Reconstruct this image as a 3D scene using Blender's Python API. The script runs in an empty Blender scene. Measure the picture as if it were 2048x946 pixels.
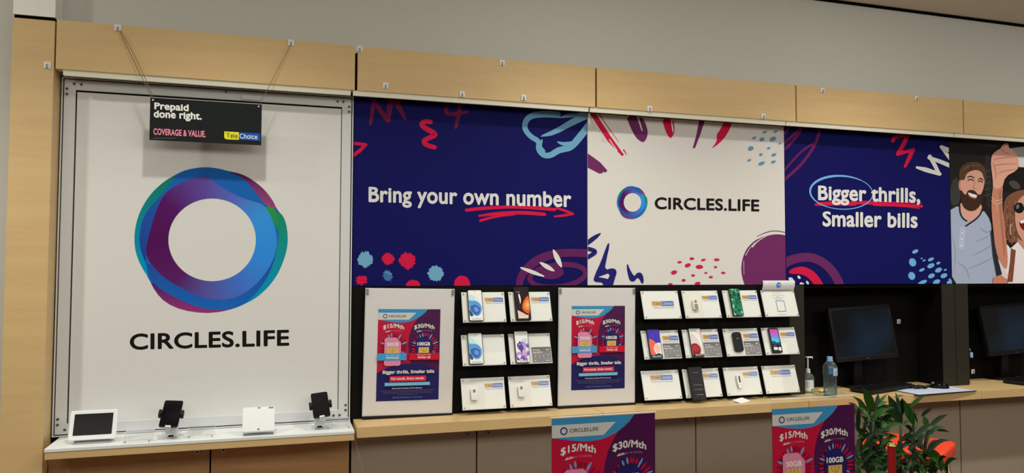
import bpy, bmesh, math, random
from mathutils import Vector, Matrix, geometry
scene = bpy.context.scene
COL = scene.collection
random.seed(11)
# ------------------------------------------------------------------ camera
F_PX, CX, CY, CZ, YAW, PIT, ROL = 1500.0, -.3225, -3.5936, 1.5899, .2993, .0419, .003
CF = Vector((math.sin(YAW)*math.cos(PIT), math.cos(YAW)*math.cos(PIT), math.sin(PIT)))
_r = Vector((math.cos(YAW), -math.sin(YAW), 0)); _u = _r.cross(CF)
CR = _r*math.cos(ROL)+_u*math.sin(ROL); CU = -_r*math.sin(ROL)+_u*math.cos(ROL)
CP = Vector((CX, CY, CZ))
cam_d = bpy.data.cameras.new('camera'); cam_d.sensor_width = 36; cam_d.lens = F_PX/2048*36
cam_d.clip_start = .05
cam = bpy.data.objects.new('camera', cam_d); COL.objects.link(cam); scene.camera = cam
m3 = Matrix((CR, CU, -CF)).transposed()
cam.matrix_world = Matrix.Translation(CP) @ m3.to_4x4()
# ------------------------------------------------------------------ look
scene.view_settings.view_transform = 'Standard'; scene.view_settings.look = 'None'
scene.view_settings.gamma = 1; scene.view_settings.use_curve_mapping = False
scene.view_settings.exposure = 0.0
w = bpy.data.worlds.new('world'); scene.world = w; w.use_nodes = True
w.node_tree.nodes['Background'].inputs[0].default_value = (.5, .46, .4, 1)
w.node_tree.nodes['Background'].inputs[1].default_value = .15
# ------------------------------------------------------------------ lights of the shop and an added fill
WARM = (1.0, .98, .86)
DOWN_W, WIDE_W, FILL_W, BACK_W = 74, 2.6, 18.5, 46
def lamp(name, kind, loc, energy, col=WARM, **k):
    d = bpy.data.lights.new(name, kind); d.energy = energy; d.color = col
    for a, v in k.items(): setattr(d, a, v)
    o = bpy.data.objects.new(name, d); COL.objects.link(o); o.location = loc
    return o
for X in (-2.2, -.55, 1.1, 2.75, 4.4):          # row of recessed downlights a metre off the wall: a focused beam and a wide glow from the lens
    lamp('downlight_lamp', 'SPOT', (X, -1.02, 3.13), DOWN_W*{-2.2: 1.25, -.55: .88}.get(X, 1.15), spot_size=math.radians(125), spot_blend=1.0, shadow_soft_size=.045)
    lamp('downlight_glow', 'AREA', (X, -1.02, 3.155), WIDE_W*{-2.2: 4.0, -.55: .35}.get(X, 1.5), shape='DISK', size=.12)
for X in (-1.6, 1.2, 4.0):                       # added fill areas tilted to the display wall, standing in for general shop light
    o = lamp('wall_fill_lamp', 'AREA', (X, -3.5, 2.72), FILL_W*{-1.6: .8, 1.2: 1.05, 4.0: 1.25}[X], shape='RECTANGLE', size=2.4, size_y=.7)
    o.rotation_euler = (math.radians(62), 0, 0)
lamp('ceiling_panel_lamp', 'AREA', (1.8, -5.4, 3.14), BACK_W, shape='RECTANGLE', size=8.5, size_y=.6)     # long ceiling panel at the back of the shop
# ------------------------------------------------------------------ materials
def lin(c):
    c = c/255.0
    return c/12.92 if c <= .04045 else ((c+.055)/1.055)**2.4
WHITE = (lin(207), lin(201), lin(184))
def A(r, g, b, k=.8):
    return tuple(min(.92, lin(v)/w_*k) for v, w_ in zip((r, g, b), WHITE))+(1,)
def mat(name, rgb, rough=.5, metal=0, spec=.5, **k):
    m = bpy.data.materials.new(name); m.use_nodes = True
    b = m.node_tree.nodes['Principled BSDF']
    b.inputs['Base Color'].default_value = A(*rgb) if max(rgb) > 1 else tuple(rgb)+(1,)
    b.inputs['Roughness'].default_value = rough; b.inputs['Metallic'].default_value = metal
    b.inputs['Specular IOR Level'].default_value = spec
    for a, v in k.items(): b.inputs[a.replace('_', ' ')].default_value = v
    return m
def nodes(m): return m.node_tree.nodes, m.node_tree.links, m.node_tree.nodes['Principled BSDF']
def add_noise_bump(m, scale, strength, dist=.002):
    n, l, b = nodes(m); tc = n.new('ShaderNodeTexCoord'); t = n.new('ShaderNodeTexNoise'); t.inputs['Scale'].default_value = scale
    bp = n.new('ShaderNodeBump'); bp.inputs['Strength'].default_value = strength; bp.inputs['Distance'].default_value = dist
    l.new(tc.outputs['Object'], t.inputs['Vector']); l.new(t.outputs[0], bp.inputs['Height']); l.new(bp.outputs[0], b.inputs['Normal'])
def wood(name, c1, c2, rough=.42):
    m = mat(name, c1, rough, spec=.35); n, l, b = nodes(m)
    tc = n.new('ShaderNodeTexCoord'); mp = n.new('ShaderNodeMapping'); mp.inputs['Scale'].default_value = (.9, 3, 9)
    t = n.new('ShaderNodeTexNoise'); t.inputs['Scale'].default_value = 2.2; t.inputs['Detail'].default_value = 8; t.inputs['Distortion'].default_value = .6
    mp2 = n.new('ShaderNodeMapping'); mp2.inputs['Scale'].default_value = (6, 40, 190)
    t2 = n.new('ShaderNodeTexNoise'); t2.inputs['Scale'].default_value = 1.0; t2.inputs['Detail'].default_value = 3
    mx = n.new('ShaderNodeMath'); mx.operation = 'MULTIPLY_ADD'; mx.inputs[1].default_value = .35
    cr = n.new('ShaderNodeValToRGB'); cr.color_ramp.elements[0].position = .45; cr.color_ramp.elements[1].position = .85
    cr.color_ramp.elements[0].color = A(*c2); cr.color_ramp.elements[1].color = A(*c1)
    l.new(tc.outputs['Object'], mp.inputs[0]); l.new(mp.outputs[0], t.inputs['Vector'])
    l.new(tc.outputs['Object'], mp2.inputs[0]); l.new(mp2.outputs[0], t2.inputs['Vector'])
    l.new(t2.outputs[0], mx.inputs[0]); l.new(t.outputs[0], mx.inputs[2]); l.new(mx.outputs[0], cr.inputs[0]); l.new(cr.outputs[0], b.inputs['Base Color'])
    return m
def ink_mat(name, rough, spec=.4):
    m = mat(name, (200, 200, 200), rough, spec=spec); n, l, b = nodes(m)
    a = n.new('ShaderNodeAttribute'); a.attribute_name = 'ink'; l.new(a.outputs['Color'], b.inputs['Base Color'])
    return m
def clear_mat(name, tint, gloss=.08, rough=.03, milk=0):
    m = bpy.data.materials.new(name); m.use_nodes = True; n = m.node_tree.nodes; l = m.node_tree.links; n.clear()
    o = n.new('ShaderNodeOutputMaterial'); mx = n.new('ShaderNodeMixShader'); t = n.new('ShaderNodeBsdfTransparent'); g = n.new('ShaderNodeBsdfGlossy')
    lw = n.new('ShaderNodeLayerWeight'); lw.inputs[0].default_value = .25; ma = n.new('ShaderNodeMath'); ma.operation = 'MULTIPLY_ADD'
    ma.inputs[1].default_value = gloss*2; ma.inputs[2].default_value = gloss*.12
    t.inputs[0].default_value = tuple(tint)+(1,); g.inputs['Roughness'].default_value = rough
    l.new(lw.outputs['Fresnel'], ma.inputs[0]); l.new(ma.outputs[0], mx.inputs[0]); l.new(t.outputs[0], mx.inputs[1]); l.new(g.outputs[0], mx.inputs[2]); l.new(mx.outputs[0], o.inputs[0])
    if milk:
        m2 = n.new('ShaderNodeMixShader'); d = n.new('ShaderNodeBsdfDiffuse'); d.inputs[0].default_value = tuple(c**.5 for c in tint)+(1,); m2.inputs[0].default_value = milk
        l.new(mx.outputs[0], m2.inputs[1]); l.new(d.outputs[0], m2.inputs[2]); l.new(m2.outputs[0], o.inputs[0])
    return m
M = {}
M['wood'] = wood('maple_laminate', (197, 164, 108), (190, 156, 102))
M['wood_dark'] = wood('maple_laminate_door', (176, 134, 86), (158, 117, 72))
M['wall'] = mat('grey_wall_paint', (184, 179, 160), .8, spec=.2); add_noise_bump(M['wall'], 120, .15)
M['ceiling'] = mat('ceiling_paint', (208, 194, 164), .9, spec=.1)
M['wall_dark'] = mat('brown_wall_paint', (110, 92, 74), .8, spec=.2)
M['floor'] = mat('floor_tile', (98, 74, 54), .5)
M['white_laminate'] = mat('white_laminate', (206, 200, 184), .45)
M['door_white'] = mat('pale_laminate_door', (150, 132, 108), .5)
M['counter_white'] = mat('white_shelf_top', (214, 211, 198), .35)
M['alu'] = mat('white_aluminium', (196, 193, 180), .4, spec=.5)
M['steel'] = mat('brushed_steel', (.55, .54, .5), .3, metal=1)
M['chrome'] = mat('chrome', (.8, .79, .76), .12, metal=1)
M['screw'] = mat('screw_head', (120, 115, 102), .4)
M['black'] = mat('black_laminate', (.0045, .004, .0037), .6, spec=.12)
M['olive'] = mat('charcoal_edging', (38, 34, 25), .6, spec=.25)
M['gap'] = mat('shadow_gap', (.004, .0035, .003), .9, spec=0)
M['paper'] = ink_mat('printed_paper', .42, .35)
M['print'] = ink_mat('printed_panel', .55, .06)
M['glossy_print'] = ink_mat('glossy_print', .3, .15)
M['clear'] = clear_mat('clear_acrylic', (.985, .988, .985))
M['clear_edge'] = mat('acrylic_edge', (196, 196, 186), .2)
M['tag'] = mat('white_plastic', (205, 200, 186), .4)
M['offwhite'] = mat('ivory_plastic', (212, 210, 200), .3)
M['black_plastic'] = mat('black_plastic', (.009, .009, .010), .35, spec=.25)
M['black_glass'] = mat('black_glass', (.005, .005, .006), .12, spec=.12)
M['rubber'] = mat('matte_black', (.01, .0095, .009), .6, spec=.3)
M['grey_plastic'] = mat('grey_plastic', (120, 118, 110), .45)
M['wire'] = mat('tan_cord', (120, 98, 62), .7)
M['leaf'] = mat('leaf_green', (34, 70, 17), .45, spec=.2)
M['leaf_dark'] = mat('leaf_deep_green', (16, 38, 14), .45, spec=.2)
M['stem'] = mat('plant_stem', (30, 40, 18), .6)
M['red_vinyl'] = mat('red_vinyl', (222, 62, 34), .4, spec=.4)
M['red_ribbon'] = mat('red_ribbon', (140, 10, 12), .45)
M['gold'] = mat('gold_foil', (.75, .55, .22), .2, metal=1)
M['pot'] = mat('pot_glaze', (60, 56, 52), .4)
M['soil'] = mat('soil', (40, 32, 24), .9)
M['label_blue'] = ink_mat('bottle_label_print', .4)
M['bottle'] = clear_mat('blue_bottle_plastic', (.74, .87, .93), .25, .08, .035)
M['sani'] = clear_mat('clear_bottle_plastic', (.90, .94, .94), .15, .08, .10)
M['gel'] = mat('teal_gel', (112, 168, 160), .3)
M['cap_blue'] = mat('blue_cap', (130, 165, 200), .4)
M['tissue'] = mat('yellow_paper', (214, 196, 120), .7)
M['pink'] = mat('cream_plastic', (214, 200, 160), .4)
def screen_glow(name, s):
    m = mat(name, (.006, .007, .009), .1, spec=.5); n, l, b = nodes(m)
    tc = n.new('ShaderNodeTexCoord'); mp = n.new('ShaderNodeMapping'); mp.inputs['Location'].default_value = (-.55, 0, -.15)
    t = n.new('ShaderNodeTexNoise'); t.inputs['Scale'].default_value = 4.5; t.inputs['Detail'].default_value = 0
    cr = n.new('ShaderNodeValToRGB'); cr.color_ramp.elements[0].position = .42; cr.color_ramp.elements[1].position = .75
    cr.color_ramp.elements[0].color = (.0006, .001, .0015, 1); cr.color_ramp.elements[1].color = (.004, .016, .034, 1)
    l.new(tc.outputs['Object'], mp.inputs[0]); l.new(mp.outputs[0], t.inputs['Vector']); l.new(t.outputs[0], cr.inputs[0])
    l.new(cr.outputs[0], b.inputs['Emission Color']); b.inputs['Emission Strength'].default_value = s
    return m
M['screen'] = screen_glow('idle_screen', .75)
M['led'] = mat('power_light', (.05, .02, .3), .4); M['led'].node_tree.nodes['Principled BSDF'].inputs['Emission Color'].default_value = (.12, .05, 1, 1); M['led'].node_tree.nodes['Principled BSDF'].inputs['Emission Strength'].default_value = .6
# ------------------------------------------------------------------ geometry helpers
def unproj(px, py, y=0.0):
    d = CF + CR*((px-1024)/F_PX) - CU*((py-473)/F_PX)
    return CP + d*((y-CP.y)/d.y)
class MB:
    def __init__(s): s.bm = bmesh.new(); s.mats = []; s.ink = s.bm.loops.layers.float_color.new('ink')
    def mi(s, m):
        m = M[m] if isinstance(m, str) else m
        if m not in s.mats: s.mats.append(m)
        return s.mats.index(m)
    def face(s, pts, m, cols=None, smooth=False):
        try: f = s.bm.faces.new([s.bm.verts.new(p) for p in pts])
        except ValueError: return
        f.material_index = s.mi(m); f.smooth = smooth
        if cols:
            for i, lp in enumerate(f.loops): lp[s.ink] = cols[i] if isinstance(cols, list) else cols
        return f
    def merge(s, b, m, mx=None, smooth=False, col=None):
        mi = s.mi(m); mp = {}
        for v in b.verts: mp[v] = s.bm.verts.new((mx @ v.co) if mx else v.co)
        for f in b.faces:
            try: g = s.bm.faces.new([mp[v] for v in f.verts])
            except ValueError: continue
            g.material_index = mi; g.smooth = smooth
            if col:
                for lp in g.loops: lp[s.ink] = col
        b.free()
    def box(s, x0, x1, y0, y1, z0, z1, m, bev=0, seg=2, mx=None, col=None):
        b = bmesh.new(); bmesh.ops.create_cube(b, size=1)
        for v in b.verts: v.co = Vector(((x0+x1)/2+v.co.x*(x1-x0), (y0+y1)/2+v.co.y*(y1-y0), (z0+z1)/2+v.co.z*(z1-z0)))
        if bev: bmesh.ops.bevel(b, geom=list(b.edges), offset=bev, segments=seg, affect='EDGES', profile=.5)
        s.merge(b, m, mx, col=col); return s
    def slab(s, w, h, t, r, m, mx=None, bev=.0015, seg=5, cx=0, cz=0):
        """upright rounded slab, centred on (cx, cz), front at y=-t, back at y=0"""
        b = bmesh.new(); pts = []
        for sx, sz, a0 in ((1, 1, 0), (-1, 1, 90), (-1, -1, 180), (1, -1, 270)):
            for k in range(seg+1):
                a = math.radians(a0+90*k/seg); pts.append((cx+sx*(w/2-r)+r*math.cos(a), cz+sz*(h/2-r)+r*math.sin(a)))
        vf = [b.verts.new((x, -t, z)) for x, z in pts]; vb = [b.verts.new((x, 0, z)) for x, z in pts]
        b.faces.new(vf); b.faces.new(vb[::-1])
        for i in range(len(pts)):
            j = (i+1) % len(pts); b.faces.new((vf[j], vf[i], vb[i], vb[j]))
        bmesh.ops.recalc_face_normals(b, faces=b.faces)
        if bev: bmesh.ops.bevel(b, geom=[e for e in b.edges if abs(e.verts[0].co.y-e.verts[1].co.y) < 1e-6], offset=bev, segments=2, affect='EDGES', profile=.5)
        s.merge(b, m, mx); return s
    def cyl(s, p0, p1, r0, r1, m, n=16, smooth=True):
        p0, p1 = Vector(p0), Vector(p1); d = p1-p0; b = bmesh.new()
        bmesh.ops.create_cone(b, cap_ends=True, segments=n, radius1=r0, radius2=r1, depth=d.length)
        mx = Matrix.Translation((p0+p1)/2) @ d.to_track_quat('Z', 'Y').to_matrix().to_4x4()
        mi0 = len(s.bm.faces); s.merge(b, m, mx)
        return s
    def lathe(s, prof, m, c=(0, 0, 0), n=28, smooth=True, col=None, a0=0, a1=360):
        mi = s.mi(m); rings = []; full = a1-a0 >= 360; k_ = n if full else n+1
        for r, z in prof:
            rings.append([s.bm.verts.new((c[0]+r*math.cos(math.radians(a0+(a1-a0)*i/n)), c[1]+r*math.sin(math.radians(a0+(a1-a0)*i/n)), c[2]+z)) for i in range(k_)])
        for a, b in zip(rings, rings[1:]):
            for i in range(n):
                j = (i+1) % k_ if full else i+1
                try: f = s.bm.faces.new((a[i], a[j], b[j], b[i]))
                except ValueError: continue
                f.material_index = mi; f.smooth = smooth
                if col:
                    for lp in f.loops: lp[s.ink] = col
        return s
    def tube(s, pts, r, m, n=8):
        pts = [Vector(p) for p in pts]; mi = s.mi(m); rings = []
        for i, p in enumerate(pts):
            t = (pts[min(i+1, len(pts)-1)]-pts[max(i-1, 0)]).normalized()
            q = t.to_track_quat('Z', 'Y'); rr = r[i] if isinstance(r, (list, tuple)) else r
            rings.append([s.bm.verts.new(p+q @ Vector((rr*math.cos(2*math.pi*k/n), rr*math.sin(2*math.pi*k/n), 0))) for k in range(n)])
        for a, b in zip(rings, rings[1:]):
            for i in range(n):
                f = s.bm.faces.new((a[i], a[(i+1) % n], b[(i+1) % n], b[i])); f.material_index = mi; f.smooth = True
        for e in (rings[0][::-1], rings[-1]):
            f = s.bm.faces.new(e); f.material_index = mi
        return s
    def build(s, name, parent=None, origin=None):
        """mesh given in world coordinates when origin is set (moved so that its origin sits there)"""
        if origin is not None: bmesh.ops.translate(s.bm, verts=s.bm.verts, vec=-Vector(origin))
        me = bpy.data.meshes.new(name); s.bm.to_mesh(me); s.bm.free()
        for m in s.mats: me.materials.append(m)
        o = bpy.data.objects.new(name, me); COL.objects.link(o)
        if parent: o.parent = parent
        elif origin is not None: o.location = origin
        return o
def tag(o, label=None, cat=None, group=None, kind=None):
    if label: o['label'] = label
    if cat: o['category'] = cat
    if group: o['group'] = group
    if kind: o['kind'] = kind
    return o
def thing(name, label, cat, loc=(0, 0, 0), rot=(0, 0, 0), group=None):
    o = bpy.data.objects.new(name, None); COL.objects.link(o); o.empty_display_size = .05
    o.location = loc; o.rotation_euler = rot; return tag(o, label, cat, group)
def kids(o): return [c for c in bpy.data.objects if c.parent == o]
def dup(o, loc, label=None, rot=None):
    c = o.copy(); COL.objects.link(c); c.location = loc
    if rot is not None: c.rotation_euler = rot
    if label: c['label'] = label
    for k in kids(o):
        d = k.copy(); COL.objects.link(d); d.parent = c
        for g in kids(k):
            e = g.copy(); COL.objects.link(e); e.parent = d
    return c
# ------------------------------------------------------------------ flat print helpers
def chaikin(p, n, closed=True):
    for _ in range(n):
        q = []
        L = len(p)
        for i in range(L if closed else L-1):
            a, b = p[i], p[(i+1) % L]
            q += [(a[0]*.75+b[0]*.25, a[1]*.75+b[1]*.25), (a[0]*.25+b[0]*.75, a[1]*.25+b[1]*.75)]
        if not closed: q = [p[0]]+q+[p[-1]]
        p = q
    return p
def clip_convex(poly, r):
    for ax, lim, sg in ((0, r[0], 1), (0, r[1], -1), (1, r[2], 1), (1, r[3], -1)):
        out = []
        for i in range(len(poly)):
            a, b = poly[i-1], poly[i]; da, db = (a[ax]-lim)*sg, (b[ax]-lim)*sg
            if (da >= 0) != (db >= 0):
                t = da/(da-db); out.append((a[0]+(b[0]-a[0])*t, a[1]+(b[1]-a[1])*t))
            if db >= 0: out.append(b)
        poly = out
        if len(poly) < 3: return []
    return poly
GLYPH = {}
def glyphs(body, bold):
    key = (body, bold)
    if key not in GLYPH:
        c = bpy.data.curves.new('lettering', 'FONT'); c.body = body; c.offset = bold; c.resolution_u = 5; c.fill_mode = 'FRONT'
        c.space_character = 1.03
        o = bpy.data.objects.new('lettering', c); COL.objects.link(o)
        bpy.context.view_layer.update()
        me = bpy.data.meshes.new_from_object(o.evaluated_get(bpy.context.evaluated_depsgraph_get()))
        v = [(p.co.x, p.co.y) for p in me.vertices]; f = [tuple(p.vertices) for p in me.polygons]
        bpy.data.objects.remove(o); bpy.data.curves.remove(c); bpy.data.meshes.remove(me)
        x0, x1 = min(p[0] for p in v), max(p[0] for p in v)
        GLYPH[key] = ([((p[0]-x0)/(x1-x0), (p[1]+bold)/(CAP+2*bold)) for p in v], f, (x1-x0)/(CAP+2*bold))
    return GLYPH[key]
CAP = .682
class Art:
    """layers of flat ink on a plane: to2 maps drawing units to plane units, to3 maps plane units + height to space"""
    def __init__(s, mb, to3, to2=None, rect=None, m='print', step=.00003):
        s.mb, s.to3, s.to2, s.rect, s.m, s.step, s.n = mb, to3, to2 or (lambda p: p), rect, m, step, 1
    def put(s, pts, cols, up=True):
        pts = [s.to2(p) for p in pts]; s.raw(pts, cols)
    def raw(s, pts, cols):
        if s.rect:
            if isinstance(cols, list):
                if not all(s.rect[0] <= p[0] <= s.rect[1] and s.rect[2] <= p[1] <= s.rect[3] for p in pts): cols = cols[0]
            if not isinstance(cols, list): pts = clip_convex(pts, s.rect)
        if len(pts) >= 3: s.mb.face([s.to3(p[0], p[1], s.n*s.step) for p in pts], s.m, cols)
    def poly(s, pts, col, sm=0):
        if sm: pts = chaikin(pts, sm)
        pts = [s.to2(p) for p in pts]; s.n += 1
        for t in geometry.tessellate_polygon([[Vector((p[0], p[1], 0)) for p in pts]]):
            s.raw([pts[i] for i in t], col)
    def ell(s, x, y, rx, ry, col, rot=0, n=20):
        a = math.radians(rot)
        s.poly([(x+rx*math.cos(t)*math.cos(a)-ry*math.sin(t)*math.sin(a), y+rx*math.cos(t)*math.sin(a)+ry*math.sin(t)*math.cos(a)) for t in [2*math.pi*k/n for k in range(n)]], col)
    def stroke(s, pts, wd, col, sm=2, cap=True):
        pts = chaikin(pts, sm, False) if sm and len(pts) > 2 else list(pts); s.n += 1; L = len(pts)
        if not isinstance(wd, (list, tuple)): wd = [wd, wd]
        left, right, ww = [], [], []
        for i, p in enumerate(pts):
            a, b = pts[max(i-1, 0)], pts[min(i+1, L-1)]; dx, dy = b[0]-a[0], b[1]-a[1]; d = math.hypot(dx, dy) or 1
            t = i/(L-1)*(len(wd)-1); k = min(int(t), len(wd)-2); h = (wd[k]+(wd[k+1]-wd[k])*(t-k))/2; ww.append(h)
            left.append((p[0]-dy/d*h, p[1]+dx/d*h)); right.append((p[0]+dy/d*h, p[1]-dx/d*h))
        n0 = s.n
        for i in range(L-1):
            s.n = n0+(i % 2)*.35; s.put([left[i], left[i+1], right[i+1], right[i]], col)
        s.n = n0+.7
        if cap:
            for i in (0, L-1):
                s.n += .2
                if ww[i] > 0: s.put([(pts[i][0]+ww[i]*math.cos(k*.628), pts[i][1]+ww[i]*math.sin(k*.628)) for k in range(10)], col)
        s.n = n0+1
    def splat(s, x, y, rx, ry, col, seed, jag=.28, n=46):
        rn = random.Random(seed)
        s.poly([(x+rx*(1-jag*rn.random())*math.cos(2*math.pi*k/n), y+ry*(1-jag*rn.random())*math.sin(2*math.pi*k/n)) for k in range(n)], col)
    def text(s, body, a, b, cap, col, bold=.02, bend=0, down=True, tall=False):
        """baseline from a to b in drawing units, capital height cap; bend lifts the middle; bold widens every stroke"""
        base = bold if bold < .008 else 0.0
        v, f, asp = glyphs(body, base); sg = -1 if down else 1; fat = 0 if base else bold
        if tall: v = [(x, y*1.13 if 0 < y <= .68 else (.7684+(y-.68)*.7237 if y > .68 else y)) for x, y in v]
        e = fat/CAP/asp; W_ = 1-2*e; V_ = 1-2*fat/CAP; s.n += 1; n0 = s.n
        sh = [(0, 0)] if not fat else [(0, 0)]+[(math.cos(k*math.pi/4), math.sin(k*math.pi/4)) for k in range(8)]
        for i, (dx, dy) in enumerate(sh):
            s.n = n0+i*.4; q = []
            for x, y in v:
                x = e+x*W_; u = x+dx*e; y = fat/CAP+y*V_+dy*fat/CAP
                q.append(s.to2((a[0]+(b[0]-a[0])*u, a[1]+(b[1]-a[1])*u+sg*(y*cap+bend*(1-(2*x-1)**2)))))
            for t in f: s.mb.face([s.to3(q[i_][0], q[i_][1], s.n*s.step) for i_ in t], s.m, col)
        s.n = n0+(len(sh)-1)*.4
    def words(s, u0, u1, v, h, col, seed=0):
        """print too small to read: a row of short dashes"""
        rn = random.Random(seed); u = u0
        while u < u1:
            e = min(u1, u+h*rn.uniform(1.2, 4.5)); s.poly([(u, v-h), (e, v-h), (e, v), (u, v)], col); s.n -= 1; u = e+h*.7
        s.n += 1
    def width(s, body, cap, bold=.02): return glyphs(body, bold)[2]*cap
def wall_art(mb, y, ox=0, oy=0, sc=1, rect=None, m='print'):
    """drawing units are picture measurements of the flat print, carried onto its real plane"""
    def to2(p):
        v = unproj(ox+p[0]/sc, oy+p[1]/sc, y); return (v.x, v.z)
    return Art(mb, lambda u, v, h: (u, y-h, v), to2, rect, m)
def recrop(art, ox, oy, sc, y):
    def to2(p):
        v = unproj(ox+p[0]/sc, oy+p[1]/sc, y); return (v.x, v.z)
    art.to2 = to2
# ================================================================== THE ROOM
GT, GB, WT, WB, YW = 2.398, 1.5, 2.612, 2.406, -.109
CEIL = 3.165
def struct(name, mb): return tag(mb.build(name), kind='structure')
b = MB(); b.box(-4, 8, -7, .9, -.1, 0, 'floor'); struct('floor', b)
b = MB(); b.box(-4, 8, -7, .9, CEIL, CEIL+.1, 'ceiling'); struct('ceiling', b)
b = MB()
b.box(-4, 8, 0, .9, 2.405, CEIL, 'wall'); b.box(-4, -1.24, 0, .9, 0, 2.405, 'wall'); b.box(-1.24, 8, .03, .9, 1.51, 2.405, 'wall'); b.box(-1.24, 8, .42, .9, 0, 1.51, 'wall')
struct('wall_back', b)
b = MB(); b.box(-4.1, -4, -7, .9, 0, CEIL, 'wall'); struct('wall_left', b)
b = MB(); b.box(8, 8.1, -7, .9, 0, CEIL, 'wall'); struct('wall_right', b)
b = MB(); b.box(-4, 8, -7.1, -7, 0, CEIL, 'wall_dark'); struct('wall_front', b)
b = MB(); b.box(-1.22, 8, -.014, -.0005, CEIL-.014, CEIL-.0005, 'gap'); struct('trim_1', b)  # black strip in place of the shaded gap under the ceiling
M['casing'] = mat('pale_casing', (221, 219, 200), .5)
b = MB(); b.box(-1.38, -1.228, YW, -.0005, 2.619, CEIL-.0005, 'casing', .001); struct('trim_2', b)      # pale casing above the wood pillar
b = MB(); b.box(-1.376, -1.232, YW+.006, -.001, 2.6055, 2.6185, 'gap'); struct('trim_3', b)
b = MB(); b.box(-1.222, 4.99, -.03, -.001, 2.44, 2.600, 'gap'); struct('trim_4', b)                     # black strip added to darken the fascia joints

b = MB(); b.box(-1.222, 4.99, -.0035, -.0006, 2.3995, 2.4395, 'gap'); struct('trim_5', b)                  # black strip: shade in the gap over the panels, put in as colour

# ================================================================== WOOD PILLAR, FASCIA, LIGHT STRIPS
t = MB().box(-1.38, -1.228, YW, -.0005, 0, 2.605, 'wood', .0015).build('wood_pillar', origin=(-1.304, -.05, 0))
tag(t, 'pale maple laminate pillar at the left end of the display wall', 'pillar')
FX = [(-1.222, -.007), (.005, 1.193), (1.203, 2.399), (2.407, 3.594), (3.602, 4.99)]
FL = ['maple fascia board above the large white sign, holding the cords of the black sign',
      'maple fascia board with five hooks above the bring your own number panel',
      'maple fascia board with two hooks near its lower edge above the white centre panel',
      'maple fascia board with two hooks at its top edge above the bigger thrills panel',
      'maple fascia board without hooks above the photo of two people']
for (x0, x1), l in zip(FX, FL):
    t = MB().box(x0, x1, YW, -.0605, WB, WT, 'wood', .0012).build('fascia_board', origin=((x0+x1)/2, -.055, WB))
    tag(t, l, 'wood board', 'maple fascia boards above the panels')
M['strip'] = mat('white_strip', (214, 207, 176), .5)
SX = [(-1.196, -.024), (-.014, 1.160), (1.168, 2.337), (2.343, 3.527), (3.533, 4.99)]
SL = ['white aluminium strip over the top of the large white sign', 'white aluminium strip along the top of the bring your own number panel',
      'white aluminium strip along the top of the white centre panel', 'white aluminium strip along the top of the bigger thrills panel', 'white aluminium strip along the top of the two people photo']
for (x0, x1), l in zip(SX, SL):
    b = MB(); prof = [(-.084, 2.3835), (-.098, 2.3835), (-.102, 2.4055), (-.084, 2.4055)]
    for i in range(4):
        p, q = prof[i], prof[(i+1) % 4]; b.face([(x0, *p), (x1, *p), (x1, *q), (x0, *q)], 'strip')
    b.face([(x0, *p) for p in prof], 'strip'); b.face([(x1, *p) for p in prof[::-1]], 'strip')
    tag(b.build('cover_strip', origin=((x0+x1)/2, -.09, 2.4055)), l, 'trim strip', 'white strips under the fascia')

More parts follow.
